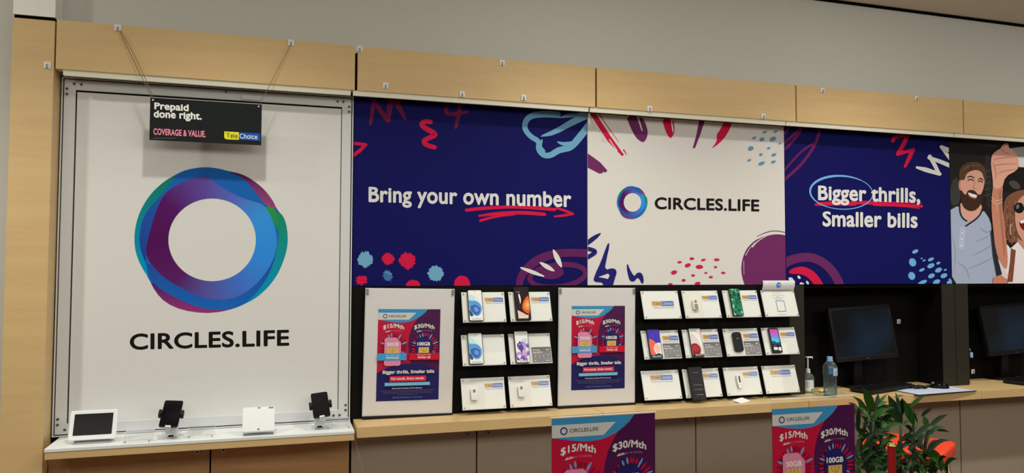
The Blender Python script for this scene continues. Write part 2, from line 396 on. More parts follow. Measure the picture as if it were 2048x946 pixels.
# ================================================================== PRINTED ART
NAVY, WHT, INK = A(18, 18, 76), A(208, 203, 188), A(24, 21, 20)
RED, TEAL, PLUM, DPLUM = A(196, 24, 60), A(104, 158, 178), A(92, 32, 78), A(88, 22, 62)
def lerp(a, b, t): return tuple(a[i]+(b[i]-a[i])*t for i in range(4))
def ramp(stops, t):
    for (t0, c0), (t1, c1) in zip(stops, stops[1:]):
        if t <= t1: return lerp(c0, c1, (t-t0)/(t1-t0))
    return stops[-1][1]
def ring_logo(art, paper):
    """the overlapping ring emblem in drawing units 0..856 (as measured on the large sign)"""
    B1, B2 = A(26, 92, 158), A(30, 66, 138)
    def shaded(pts, c0, c1, sm=2):            # printed blend from the first to the last colour, top to bottom
        pts = chaikin(pts, sm); q = [art.to2(p) for p in pts]; art.n += 1
        y0, y1 = min(p[1] for p in pts), max(p[1] for p in pts)
        for tr in geometry.tessellate_polygon([[Vector((p[0], p[1], 0)) for p in q]]):
            art.raw([q[i] for i in tr], [lerp(c0, c1, (pts[i][1]-y0)/(y1-y0)) for i in tr])
    out = [(255,108),(300,88),(380,75),(450,84),(480,93),(560,110),(640,165),(690,228),(707,268),(745,310),(758,400),(746,480),(702,580),(625,662),(540,705),(490,721),(450,730),(380,736),(280,722),(205,688),(160,640),(132,585),(78,490),(62,400),(78,300),(125,212),(188,148)]
    art.poly(out, B1, 2)
    shaded([(262,106),(188,148),(125,212),(78,300),(61,400),(76,490),(132,586),(118,520),(92,450),(85,390),(100,310),(140,250),(190,200),(225,150)], A(20,112,84), A(0,138,172))
    shaded([(225,150),(190,200),(140,250),(100,310),(85,390),(92,450),(118,520),(117,440),(150,310),(190,215)], A(30,84,150), A(32,58,130))
    shaded([(480,93),(560,110),(640,165),(690,228),(707,268),(690,262),(650,245),(620,200),(570,140),(540,120)], A(70,28,80), A(150,66,108))
    shaded([(650,245),(708,270),(716,340),(715,372),(700,345),(680,300)], A(44,140,52), A(20,130,80), 1)
    shaded([(707,268),(745,308),(759,400),(746,480),(702,580),(625,662),(540,705),(590,672),(650,600),(690,520),(709,430),(716,372),(716,330)], A(24,128,84), A(0,138,172), 2)
    shaded([(132,585),(160,640),(205,688),(280,722),(380,736),(450,730),(492,720),(400,716),(300,690),(210,645)], A(70,30,92), A(140,50,104), 1)
    shaded([(117,490),(132,585),(200,640),(300,690),(400,720),(490,721),(540,705),(620,645),(690,520),(709,430),(690,500),(640,580),(560,650),(480,677),(330,650),(200,580)], A(34,62,132), A(26,94,164), 1)
    # main body: a swept blend, plum on the left turning to blue on the right
    cx, cy = 415, 405
    body = chaikin([(190,206),(250,158),(330,126),(395,116),(430,150),(520,205),(600,232),(650,246),(682,300),(705,370),(708,430),(690,500),(640,580),(560,650),(480,677),(400,672),(330,650),(200,580),(135,510),(117,470),(118,430),(150,310)], 3)
    body.sort(key=lambda p: math.atan2(p[1]-cy, p[0]-cx)); art.n += 1
    st = [(-180, A(78,16,74)), (-140, A(80,22,84)), (-100, A(90,66,136)), (-60, A(78,100,168)), (-25, A(52,136,198)), (20, A(46,128,196)), (60, A(64,104,176)), (95, A(80,78,140)), (130, A(84,28,88)), (180, A(78,16,74))]
    L = len(body)
    for i in range(L):
        p, q = body[i], body[(i+1) % L]
        def inner(p):
            a = math.atan2((p[1]-cy)/185, (p[0]-cx)/196); return (cx+196*math.cos(a), cy+185*math.sin(a))
        cc = [ramp(st, math.degrees(math.atan2(z[1]-cy, z[0]-cx))) for z in (p, q)]
        art.put([p, q, inner(q), inner(p)], [cc[0], cc[1], cc[1], cc[0]])
    art.ell(cx, cy, 197, 186, paper, n=64)
def small_ring(art, x, y, r, paper):
    art.ell(x, y, r, r, A(40, 40, 90), n=28); art.ell(x+r*.12, y+r*.05, r*.86, r*.9, A(60, 50, 110), n=28); art.ell(x, y, r*.66, r*.66, paper, n=28)

# ---- the large framed sign on the left
root = thing('lightbox_sign', 'large white framed wall sign with a ring emblem and black lettering', 'sign', (-.612, .0, .878))
O = root.location
X0, X1, Z0, Z1 = -1.222, -.003, .8785, 2.397
b = MB()
def ringbox(b, x0, x1, z0, z1, wd, y0, y1, m, bev=0):
    b.box(x0, x0+wd, y0, y1, z0, z1, m, bev); b.box(x1-wd, x1, y0, y1, z0, z1, m, bev)
    b.box(x0+wd, x1-wd, y0, y1, z0, z0+wd, m, bev); b.box(x0+wd, x1-wd, y0, y1, z1-wd, z1, m, bev)
ringbox(b, X0, X1, Z0, Z1, .005, -.012, .02, 'alu'); ringbox(b, X0+.005, X1-.005, Z0+.005, Z1-.005, .005, -.003, .018, 'gap')
ringbox(b, X0+.0095, X1-.0095, Z0+.0095, Z1-.0095, .043, -.010, .02, 'alu', .0008)
b.box(X0+.05, X1-.05, .004, .02, Z0+.05, Z1-.05, 'gap')
b.build('frame', root, O)
b = MB(); px0, px1, pz0, pz1 = X0+.058, X1-.0555, Z0+.046, Z1-.06
YP = -.004; b.box(px0, px1, YP, .004, pz0, pz1, 'white_laminate', .0008)
art = wall_art(b, YP, 240, 300, 856/380, (px0, px1, pz0, pz1))
ring_logo(art, A(206, 200, 184)); recrop(art, 0, 640, 2.844, YP)
art.text('CIRCLES.LIFE', (738, 170), (1645, 146), 91, INK, .024)
b.build('sign_panel', root, O)
b = MB()
for sx in (0, 1):
    for sz in (0, 1):
        for dx, dz in ((.047, .028), (.074, .028), (.020, .050), (.020, .073)):
            x = X0+dx if not sx else X1-dx; z = Z0+dz if not sz else Z1-dz
            MB().cyl((x, -.0102, z), (x, -.0122, z), .0065, .006, 'screw', 14).cyl((x, -.0121, z), (x, -.0124, z), .003, .003, 'gap', 8).build('screw', root, O)
z = unproj(452, 185).z; x = unproj(452, 185).x
MB().cyl((x, -.0102, z), (x, -.011, z), .004, .004, 'gap', 12).build('bolt_hole', root, O)
p, q = unproj(484, 193), unproj(522, 203)
MB().box(p.x, q.x, -.022, -.0105, q.z, p.z+.004, 'alu', .002).box(p.x+.022, p.x+.04, -.0235, -.022, q.z+.012, p.z-.004, 'tag').box(q.x-.014, q.x-.002, -.0235, -.022, q.z+.012, p.z-.004, 'tag').build('clip_plate', root, O)  # the two white rectangles are reflections on the clip, put in as colour

# ---- printed panels
def panel(name, label, x0, x1, base, draw):
    b = MB(); b.box(x0, x1, 0, .022, GB+.0015, GT, base if isinstance(base, str) else 'print', .0012, col=base if not isinstance(base, str) else None)
    art = wall_art(b, 0, rect=(x0+.0005, x1-.0005, GB+.002, GT-.0005)); draw(art)
    o = b.build(name, origin=((x0+x1)/2, .011, GB+.0015)); return tag(o, label, 'poster panel', 'printed panels along the wall')
def draw_a(a):
    recrop(a, 690, 60, 3.504, 0)
    D = A(104, 22, 58)
    a.stroke([(205, 480), (196, 540), (178, 660)], [34, 30, 18], D, 1); a.stroke([(196, 480), (250, 570), (302, 632)], [22, 34, 36], D, 1)
    a.stroke([(318, 480), (312, 560), (300, 632)], [44, 36, 28], D, 1); a.stroke([(345, 478), (380, 545), (424, 628)], [56, 34, 12], D, 1)
    a.stroke([(724, 510), (706, 560), (712, 590), (770, 590), (860, 573)], [30, 28, 26, 26, 14], D, 2); a.stroke([(808, 510), (796, 590), (776, 684)], [34, 30, 22], D, 1)
    a.stroke([(600, 645), (556, 640), (530, 664), (575, 696), (644, 732), (600, 752), (548, 775), (565, 806), (628, 822)], [30, 34, 36, 34, 34, 30], RED, 2)
    a.stroke([(40, 793), (90, 797), (146, 804)], 22, RED, 0); a.stroke([(146, 804), (100, 848), (40, 892)], [22, 26, 26], RED, 0)
    T = A(104, 154, 172)
    a.stroke([(1490, 594), (1400, 588), (1305, 598), (1262, 640), (1258, 695), (1300, 748), (1362, 780), (1352, 835), (1390, 880), (1440, 880), (1490, 845), (1530, 835), (1580, 825), (1630, 770), (1720, 655)], [44, 46, 40, 36, 36, 36, 40, 44, 44, 50, 50], T, 2)
    a.poly([(1358, 746), (1480, 690), (1600, 615), (1720, 560), (1720, 612), (1600, 668), (1470, 735), (1400, 748)], T, 1)
    a.poly([(1490, 618), (1555, 588), (1640, 582), (1720, 560), (1720, 590), (1600, 612)], T, 0)
    a.stroke([(1380, 770), (1362, 820), (1400, 850)], [10, 30, 10], T, 1); a.stroke([(1490, 785), (1530, 800), (1600, 795)], [8, 26, 34], T, 1)
    recrop(a, 690, 320, 3.504, 0)
    R = RED
    a.stroke([(850, 352), (960, 338), (1150, 328), (1310, 332), (1470, 348)], [22, 24, 22, 26, 22], R, 2)
    a.stroke([(940, 392), (1080, 372), (1250, 368), (1398, 381)], [14, 22, 26, 22], R, 2); a.stroke([(948, 425), (1060, 393), (1190, 380)], [18, 18, 14], R, 1)
    a.stroke([(1480, 335), (1540, 355), (1597, 378)], [16, 18, 16], R, 0); a.stroke([(1597, 378), (1530, 390), (1468, 396)], [16, 18, 12], R, 0)
    a.text('Bring your own number', (165, 295), (1586, 331), 107, WHT, .027, tall=True)
    a.splat(140, 697, 62, 64, T, 3); a.splat(302, 693, 50, 48, R, 4); a.splat(438, 705, 66, 68, R, 5, .3); a.splat(300, 810, 42, 46, A(76, 128, 158), 6, .45)
    for k in range(4): a.stroke([(268, 790+k*14), (330, 818+k*13)], 5, A(40, 60, 120), 0)
    a.splat(114, 840, 50, 42, R, 7, .5); a.splat(634, 796, 60, 62, T, 8, .25); a.splat(478, 884, 55, 48, R, 9, .15); a.splat(820, 872, 62, 66, R, 10, .15)
    a.stroke([(1215, 900), (1232, 810), (1310, 722), (1420, 668), (1540, 648), (1720, 655)], [40, 56, 62, 56, 56], PLUM, 2)
    a.stroke([(1490+196*math.cos(k*.2618), 812+78*math.sin(k*.2618)-.1*196*math.cos(k*.2618)) for k in range(25)], 36, PLUM, 0)
    a.ell(1450, 792, 84, 44, PLUM, -6)
    for p, q, w_ in (((1232, 755), (1392, 815), 30), ((1368, 720), (1464, 777), 36), ((1460, 632), (1516, 750), 42)):
        a.stroke([p, (.5*p[0]+.5*q[0], .5*p[1]+.5*q[1]), q], [10, w_, 8], WHT, 1)
panel('wall_poster', 'navy panel reading Bring your own number with red underline strokes', .0015, 1.1935, NAVY, draw_a)
def draw_b(a):
    recrop(a, 1160, 160, 3.941, 0)
    P, N = A(104, 42, 84), A(34, 32, 96)
    a.poly([(76, 262), (122, 262), (240, 440), (348, 592), (330, 600), (285, 552), (215, 480)], RED); a.stroke([(148, 265), (230, 385), (308, 492)], [7, 6, 3], A(140, 40, 50), 1)
    a.stroke([(232, 470), (292, 556)], 8, A(206, 198, 182), 0); a.stroke([(345, 552), (368, 590)], [12, 5], RED, 0)
    for q in ((165, 420), (182, 450), (170, 468), (188, 476), (150, 400)): a.stroke([q, (q[0]+10, q[1]+16)], 3, A(150, 130, 130), 0)
    a.poly([(360, 280), (486, 290), (516, 340), (534, 400), (530, 450), (505, 491), (480, 487), (440, 455), (400, 380)], P, 1); a.poly([(446, 285), (462, 287), (494, 400), (486, 404)], A(206, 198, 182))
    a.poly([(644, 300), (734, 305), (750, 400), (722, 460), (700, 452), (672, 400)], RED, 1); a.poly([(712, 303), (722, 303), (738, 390), (730, 422)], A(206, 198, 182))
    a.poly([(940, 315), (984, 318), (948, 430), (906, 537), (888, 537), (915, 440)], P, 0)
    a.poly([(1134, 330), (1202, 333), (1165, 420), (1110, 490), (1028, 550), (1080, 484), (1075, 430), (1106, 390)], RED, 1)
    a.poly([(40, 565), (100, 606), (160, 650), (216, 714), (200, 730), (176, 722), (180, 735), (150, 737), (40, 680)], P, 0)
    for x, y, rx, ry in ((1455, 411, 18, 10), (1540, 407, 18, 9), (1372, 457, 17, 10), (1434, 468, 21, 15), (1520, 465, 27, 17), (1575, 501, 12, 8), (1345, 540, 23, 18), (1487, 538, 15, 9), (1425, 588, 15, 11), (1527, 590, 21, 12), (1333, 633, 17, 9), (1430, 658, 27, 14), (1523, 646, 20, 11)):
        a.ell(x, y, rx, ry, A(92, 140, 156), -22)
    recrop(a, 1160, 380, 4.505, 0)
    a.poly([(1500, 900), (1470, 820), (1452, 740), (1454, 670), (1466, 610), (1488, 555), (1520, 505), (1570, 458), (1630, 428), (1690, 410), (1760, 398), (1830, 402), (2000, 440), (2000, 900)], P, 1)
    a.stroke([(1590, 420), (1680, 378), (1760, 365), (1860, 384)], [3, 7, 7, 5], P, 2); a.stroke([(1552, 512), (1600, 458), (1680, 415)], [12, 9, 3], A(206, 198, 182), 1)
    a.stroke([(1492, 588), (1520, 535), (1575, 470)], [6, 5, 2], A(206, 198, 182), 1); a.stroke([(1476, 760), (1474, 640)], [3, 4], A(206, 198, 182), 0)
    for x, y, rx, ry, r_ in ((1007, 618, 21, 12, 0), (1110, 630, 22, 10, -12), (1231, 628, 26, 12, 0), (897, 650, 21, 10, -5), (970, 678, 28, 17, -20), (1075, 692, 33, 18, 0), (1220, 694, 15, 9, 0), (846, 742, 28, 18, -14), (1133, 746, 14, 8, 0), (1290, 746, 20, 10, 5), (1018, 769, 18, 10, 0), (1178, 784, 19, 10, 0), (933, 813, 18, 12, 0), (813, 850, 20, 12, 0), (1058, 842, 26, 15, -8)):
        a.ell(x, y, rx, ry, A(190, 32, 66), r_)
    a.poly([(40, 470), (120, 410), (188, 383), (186, 396), (150, 440), (40, 520)], N, 1)
    a.stroke([(40, 524), (90, 532), (148, 555), (100, 588), (40, 622)], [30, 36, 38, 38, 34], N, 2)
    a.poly([(255, 468), (266, 500), (238, 620), (220, 722), (300, 700), (334, 732), (312, 800), (290, 880), (203, 880), (210, 832), (118, 826), (130, 770), (190, 640), (225, 540)], N, 1)
    a.poly([(164, 785), (250, 753), (266, 770), (250, 802), (200, 790)], A(206, 198, 182), 0)
    a.poly([(426, 658), (450, 720), (488, 782), (510, 745), (552, 743), (572, 790), (572, 838), (555, 845), (535, 800), (512, 788), (492, 822), (450, 824), (430, 760), (419, 690)], N, 1)
    a.text('CIRCLES.LIFE', (672, 171), (1614, 193), 106, INK, .024)
    k = 278/697.0; sx = k
    def to2(p, ox=330, oy=-35):
        v = unproj(1160+(330+(p[0]-62)*k)/4.505, 380+(-36+(p[1]-75)*297/661)/4.505, 0); return (v.x, v.z)
    a.to2 = to2; ring_logo(a, A(206, 199, 182))
panel('wall_poster', 'white panel with a small ring emblem, black lettering and paint strokes', 1.1965, 2.4035, A(207, 199, 182), draw_b)
def draw_c(a):
    recrop(a, 1550, 230, 4.978, 0)
    D = A(104, 30, 78)
    for pts, w_ in (([(60, 305), (180, 205), (270, 110)], 26), ([(60, 372), (180, 265), (292, 100)], 26), ([(60, 235), (160, 100)], 18), ([(452, 110), (425, 240), (355, 370), (240, 520), (60, 672)], 28), ([(60, 590), (200, 425), (300, 330), (400, 275)], 20)):
        a.stroke(pts, w_, D, 2)
    a.stroke([(1172, 258), (1190, 222), (1240, 210), (1330, 200)], [36, 40, 36, 34], RED, 1); a.stroke([(1320, 202), (1280, 290), (1225, 388)], [40, 42, 44], RED, 0)
    a.stroke([(1222, 390), (1300, 366), (1378, 348)], [34, 34, 36], RED, 0); a.stroke([(1368, 352), (1340, 420), (1294, 512)], [40, 42, 26], RED, 0)
    a.stroke([(1412, 522), (1500, 545), (1640, 588)], [24, 46, 34], WHT, 0); a.stroke([(1632, 586), (1590, 500), (1540, 412)], [36, 40, 36], WHT, 0); a.stroke([(1532, 425), (1640, 462), (1780, 520)], [34, 40, 44], WHT, 0)
    a.stroke([(1780, 480), (1716, 400), (1660, 322)], [40, 34, 34], WHT, 0); a.stroke([(1655, 318), (1720, 345), (1780, 370)], [34, 40, 40], WHT, 0)
    R = A(198, 26, 62)
    a.stroke([(398, 893), (470, 884), (600, 880), (800, 890)], [16, 40, 40, 26], R, 1); a.stroke([(600, 872), (1000, 880), (1460, 908)], [26, 26, 26], R, 1)
    a.stroke([(860, 858), (1150, 868), (1460, 880)], [10, 12, 8], R, 1); a.stroke([(980, 900), (1250, 905), (1440, 930)], [10, 14, 8], R, 1)
    E = [(660+312*math.cos(t), 772+166*math.sin(t)+.04*312*math.cos(t)) for t in [math.radians(-52+9*k) for k in range(41)]]
    a.stroke(E, [7, 8, 9, 10, 9, 8, 12, 18, 22, 24, 18, 10], A(110, 160, 196), 0)
    a.text('Bigger thrills,', (427, 848), (1444, 876), 146, WHT, .029, tall=True)
    recrop(a, 1560, 400, 4.73, 0)
    a.text('Smaller bills', (401, 250), (1300, 265), 142, WHT, .029, tall=True)
    a.stroke([(30, 610), (100, 565), (240, 535), (360, 560), (470, 640), (545, 750), (572, 840)], [88, 86, 84, 84, 84], A(96, 38, 80), 2)
    a.stroke([(95, 682), (150, 668), (220, 665), (310, 715), (390, 840)], [26, 60, 78, 80, 76], RED, 2)
    for x, y, rx, ry, r_ in ((102, 750, 24, 17, 25), (178, 731, 19, 12, 50), (205, 795, 22, 15, 20), (258, 782, 20, 11, 60)): a.ell(x, y, rx, ry, WHT, r_)
    for x, y, rx, ry in ((1277, 487, 31, 17), (1252, 590, 33, 40), (1244, 718, 32, 38), (1338, 553, 11, 6), (1361, 572, 16, 8), (1425, 562, 30, 15), (1495, 597, 20, 12), (1425, 622, 36, 21), (1340, 661, 29, 13), (1497, 663, 34, 21), (1561, 661, 15, 8), (1430, 718, 33, 21), (1548, 716, 33, 21), (1345, 780, 46, 18), (1478, 775, 36, 22), (1605, 778, 34, 20), (1602, 750, 14, 6)):
        a.ell(x, y, rx, ry, A(104, 162, 188), -24)
panel('wall_poster', 'navy panel reading Bigger thrills, Smaller bills with a blue circled word', 2.4065, 3.5985, NAVY, draw_c)
def draw_d(a):
    recrop(a, 1880, 260, 2.867, 0)
    a.poly([(110, 60), (250, 90), (340, 100), (380, 60), (200, 50)], A(52, 50, 46), 1); a.poly([(60, 300), (110, 260), (120, 420), (60, 440)], A(58, 56, 52), 1); a.poly([(250, 150), (296, 120), (296, 470), (262, 420)], A(46, 44, 42), 1)
    for k in range(5): a.stroke([(252, 240+k*34), (292, 232+k*34)], 6, A(66, 62, 56), 0)
    a.poly([(380, 110), (700, 60), (700, 170), (440, 150)], A(150, 146, 134), 0); a.poly([(440, 152), (700, 160), (700, 230), (452, 212)], A(206, 200, 186), 0); a.poly([(300, 200), (452, 214), (700, 232), (700, 380), (300, 350)], A(30, 27, 25), 0)
    a.poly([(385, 300), (430, 285), (470, 330), (430, 345)], A(70, 66, 60), 1)
    # the bearded man
    SK, SKD = A(206, 150, 124), A(178, 118, 96); SH = A(156, 162, 172)
    a.poly([(40, 470), (112, 428), (135, 480), (160, 520), (200, 500), (243, 450), (290, 520), (296, 600), (312, 760), (328, 842), (300, 900), (40, 900)], SH, 1)
    for p in ([(70, 600), (90, 700), (80, 820)], [(200, 640), (260, 620), (288, 600)], [(180, 720), (250, 690), (295, 660)], [(150, 800), (230, 770), (305, 730)], [(100, 760), (150, 790), (170, 860)], [(230, 560), (262, 590), (285, 580)]):
        a.stroke(p, [2, 7, 2], A(132, 138, 150), 2)
    a.poly([(112, 425), (118, 470), (150, 520), (175, 527), (220, 492), (243, 450), (232, 420), (130, 415)], SK, 1)
    a.poly([(122, 420), (150, 462), (195, 470), (235, 430), (220, 415)], SKD, 1)
    a.stroke([(112, 432), (113, 475), (128, 506), (152, 522)], 9, A(34, 34, 40), 2); a.stroke([(243, 450), (232, 482), (205, 512), (172, 534), (140, 556)], 9, A(34, 34, 40), 2)
    a.poly([(112, 556), (148, 552), (138, 690), (104, 680)], A(168, 173, 182), 0)
    for q in ((126, 590), (124, 626), (121, 662)): a.ell(q[0], q[1], 5, 5, A(210, 208, 200))
    a.ell(117, 316, 12, 32, SKD); a.ell(119, 316, 7, 22, A(196, 138, 112))
    a.poly([(128, 232), (116, 290), (120, 345), (132, 402), (165, 440), (202, 440), (234, 408), (246, 340), (257, 290), (250, 240), (215, 214), (160, 220)], SK, 2)
    a.poly([(112, 292), (106, 240), (125, 205), (165, 183), (215, 183), (250, 202), (264, 250), (260, 310), (250, 275), (238, 240), (208, 228), (172, 236), (150, 252), (138, 290), (126, 284)], A(84, 58, 42), 1)
    a.stroke([(130, 230), (170, 202), (225, 205)], [4, 8, 3], A(112, 82, 60), 1); a.stroke([(165, 240), (180, 215), (170, 200)], [3, 6, 2], A(52, 34, 26), 1)
    a.poly([(119, 338), (117, 392), (130, 442), (160, 464), (196, 464), (226, 440), (241, 400), (247, 335), (236, 368), (216, 372), (204, 352), (182, 342), (158, 346), (148, 374), (134, 364)], A(62, 40, 30), 1)
    a.poly([(158, 357), (185, 366), (214, 374), (206, 390), (182, 386), (164, 373)], A(226, 216, 206), 1); a.stroke([(160, 376), (184, 391), (206, 394)], 4, A(150, 80, 70), 1)
    a.stroke([(160, 288), (178, 282), (192, 291)], 6, A(48, 30, 24), 1); a.stroke([(218, 296), (230, 290), (242, 300)], 6, A(48, 30, 24), 1)
    a.stroke([(155, 272), (176, 264), (196, 276)], [4, 8, 4], A(58, 38, 28), 1); a.stroke([(216, 283), (232, 277), (248, 288)], [3, 8, 4], A(58, 38, 28), 1)
    a.stroke([(200, 296), (194, 322), (186, 334), (200, 340), (210, 335)], [3, 4, 5, 4, 3], A(170, 108, 86), 1); a.ell(150, 325, 14, 10, A(214, 148, 120)); a.ell(228, 330, 11, 9, A(214, 148, 120))
    # the woman raising her arm
    HR = A(118, 76, 52)
    a.poly([(366, 400), (400, 368), (440, 348), (520, 335), (640, 360), (690, 480), (680, 640), (600, 660), (440, 640), (400, 652), (376, 604), (360, 500)], HR, 2)
    rn = random.Random(5)
    for k in range(46):
        x, y = 372+rn.random()*76, 392+rn.random()*240; a.stroke([(x, y), (x+8, y+8), (x-3, y+16), (x+6, y+24)], [3, 4, 2], A(*rn.choice([(150, 104, 74), (84, 52, 36), (136, 90, 62)])), 1)
    FS = A(198, 138, 112)
    a.poly([(432, 420), (480, 366), (560, 370), (600, 440), (590, 570), (540, 650), (480, 650), (452, 610), (434, 570), (424, 500)], FS, 1)
    a.poly([(440, 620), (500, 655), (570, 640), (580, 700), (440, 720)], A(184, 124, 100), 0)
    a.ell(450, 447, 29, 31, A(24, 24, 26), n=28); a.ell(528, 440, 30, 31, A(24, 24, 26), n=28); a.stroke([(474, 436), (488, 432), (502, 434)], 4, A(180, 150, 90), 1); a.ell(441, 440, 9, 14, A(96, 98, 104), 20)
    a.poly([(448, 522), (482, 508), (530, 516), (524, 560), (500, 584), (470, 574), (454, 552)], A(110, 30, 30), 1); a.poly([(452, 522), (482, 511), (526, 519), (520, 532), (486, 530), (460, 537)], A(228, 220, 210), 0)
    a.stroke([(404, 540), (396, 580), (404, 600)], 4, A(190, 186, 180), 1)
    WT_ = A(218, 206, 202)
    a.poly([(380, 655), (400, 680), (440, 642), (480, 690), (560, 690), (700, 640), (700, 900), (385, 900), (352, 800), (370, 700)], WT_, 0)
    a.poly([(306, 690), (330, 740), (372, 800), (392, 900), (340, 850), (316, 760)], A(206, 192, 188), 0); a.poly([(285, 570), (300, 600), (318, 700), (352, 828), (322, 838), (300, 720)], A(40, 40, 46), 0)
    AR = A(186, 122, 94)
    a.poly([(300, 318), (293, 380), (290, 450), (300, 560), (314, 690), (345, 772), (378, 806), (386, 740), (376, 640), (366, 540), (352, 440), (354, 340), (362, 280), (305, 268)], AR, 1)
    a.stroke([(340, 350), (342, 460), (356, 600), (366, 720)], [10, 14, 16, 8], A(164, 102, 78), 1); a.poly([(300, 845), (345, 830), (385, 860), (385, 900), (300, 900)], AR, 0)
    a.poly([(290, 150), (287, 205), (297, 272), (300, 340), (353, 330), (370, 267), (438, 232), (449, 196), (441, 150), (420, 120), (388, 100), (380, 74), (358, 80), (345, 106), (310, 126)], A(212, 154, 128), 1)
    for p in ([(302, 172), (345, 160), (432, 156)], [(306, 205), (352, 196), (440, 196)], [(330, 248), (380, 232), (436, 226)], [(345, 108), (365, 130), (392, 138)], [(300, 190), (318, 240), (316, 280)]): a.stroke(p, [3, 5, 2], A(168, 108, 84), 1)
    a.ell(378, 90, 10, 14, A(228, 176, 152), 20)
    a.stroke([(292, 386), (312, 410), (352, 398)], 4, A(206, 176, 130), 2); a.stroke([(291, 404), (318, 430), (353, 412)], 4, A(206, 176, 130), 2); a.stroke([(318, 430), (322, 458)], 3, A(206, 176, 130), 0)
    a.poly([(402, 678), (430, 690), (412, 870), (380, 872), (396, 760)], A(124, 68, 46), 0); a.ell(392, 832, 9, 9, A(140, 84, 60))
panel('wall_poster', 'dark photo print of a bearded man beside a laughing woman raising her arm', 3.6015, 4.80, A(36, 33, 30), draw_d)

# ================================================================== DISPLAY BOARDS AND ALCOVES
for x0, x1, l in ((.0015, 1.1985, 'black display board on the left carrying six card holders'), (1.2015, 2.421, 'black display board on the right carrying twelve card holders')):
    tag(MB().box(x0, x1, 0, .024, .8825, GB-.0005, 'black', .001).build('display_board', origin=((x0+x1)/2, .012, .8825)), l, 'display board', 'black display boards')
def alcove(x0, x1, l):
    r = thing('alcove_unit', l, 'cabinet', ((x0+x1)/2, .1, .8825), group='dark computer alcoves')
    MB().box(x0, x0+.1, 0, .19, .8825, GB-.001, 'olive', .001).build('side_panel', r, r.location)
    MB().box(x1-.1, x1, 0, .19, .8825, GB-.001, 'olive', .001).build('side_panel', r, r.location)
    MB().box(x0+.1002, x0+.102, .003, .190, .8825, GB-.021, 'black').build('dark_side_sheet', r, r.location)  # thin black sheets added to darken the inner side faces
    MB().box(x1-.102, x1-.1002, .003, .190, .8825, GB-.021, 'black').build('dark_side_sheet', r, r.location)
    MB().box(x0, x1, .1905, .21, .8825, GB-.001, 'black').build('back_panel', r, r.location)
    MB().box(x0+.1005, x1-.1005, .025, .19, GB-.02, GB-.001, 'black').build('top_panel', r, r.location)
alcove(2.4245, 3.620, 'dark recessed alcove under the bigger thrills panel holding the first computer')
alcove(3.6245, 4.82, 'dark recessed alcove under the two people photo holding the second computer')

# ================================================================== COUNTERTOPS AND BASE CABINETS
r = thing('display_shelf', 'white topped shelf with wood edge under the large white sign', 'shelf', (-.6, -.1, .834))
MB().box(-1.192, -.002, -.222, .02, .834, .862, 'wood', .001).build('wood_edging', r, r.location)
MB().box(-1.194, -.001, -.224, .02, .8622, .8765, 'counter_white', .002).build('shelf_top', r, r.location)
CL = ['maple countertop section below the left display board', 'maple countertop section below the right display board', 'maple countertop section in front of the first computer alcove', 'maple countertop section in front of the second computer alcove']
for (x0, x1, yb), l in zip(((.013, 1.198, .026), (1.2015, 2.3985, .026), (2.402, 3.5985, .4), (3.6015, 4.9, .4)), CL):
    tag(MB().box(x0, x1, -.186, yb, .834, .882, 'wood', .0012).build('countertop', origin=((x0+x1)/2, -.05, .834)), l, 'countertop', 'maple countertop sections')
KN = [[(394.5, 904), (447, 900)], [(935.6, 868), (977, 865)], [(1373, 840.5), (1408, 839)], [], []]
BL = ['brown wood cupboard under the white topped shelf', 'pale cupboard under the left display board', 'pale cupboard under the right display board', 'pale cupboard under the first computer, behind the plants', 'pale cupboard under the second computer at the right edge']
for i, (x0, x1) in enumerate(((-1.2275, -.004), (0.0, 1.197), (1.2, 2.397), (2.4, 3.597), (3.6, 4.8))):
    r = thing('base_cupboard', BL[i], 'cupboard', ((x0+x1)/2, .1, 0), group='cupboards under the counter')
    MB().box(x0, x1, -.019, .38, 0, .8325, 'gap').build('carcass', r, r.location)
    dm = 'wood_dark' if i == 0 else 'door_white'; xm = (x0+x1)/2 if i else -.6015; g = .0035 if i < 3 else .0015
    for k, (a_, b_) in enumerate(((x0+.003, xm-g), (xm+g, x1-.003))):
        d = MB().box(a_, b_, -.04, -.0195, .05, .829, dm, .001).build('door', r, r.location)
        if KN[i]:
            p = unproj(*KN[i][k], -.045)
            MB().cyl((p.x, -.0402, p.z), (p.x, -.047, p.z), .0125, .0115, 'steel', 20).cyl((p.x, -.047, p.z), (p.x, -.0475, p.z), .004, .004, 'gap', 10).build('knob', d, r.location)
# ================================================================== ADHESIVE HOOKS
HK = [((95, 131), 'small white adhesive hook on the face of the wood pillar'),
      ((236, 56), 'white adhesive hook holding the left cords of the black hanging sign'),
      ((582, 86), 'white adhesive hook holding the right cord of the black hanging sign'),
      ((719.5, 98), 'white adhesive hook in the upper left corner of the five hook fascia board'),
      ((1004, 126), 'adhesive hook at the top edge of the fascia above the blue flower shape'),
      ((771, 171.5), 'leftmost of three low adhesive hooks above the bring your own number panel'),
      ((924, 188.5), 'middle of three low adhesive hooks above the bring your own number panel'),
      ((1047, 195.5), 'rightmost of three low adhesive hooks above the bring your own number panel'),
      ((1299, 217.5), 'left of two low adhesive hooks above the white centre panel'),
      ((1526, 232.5), 'right of two low adhesive hooks above the white centre panel'),
      ((1644, 181), 'left of two adhesive hooks at the top edge above the bigger thrills panel'),
      ((1832.5, 197), 'right of two adhesive hooks at the top edge above the bigger thrills panel'),
      ((1797, 643), 'adhesive hook on the dark back panel right of the first monitor'),
      ((1945.5, 743), 'adhesive hook low on the dark side wall left of the second monitor')]
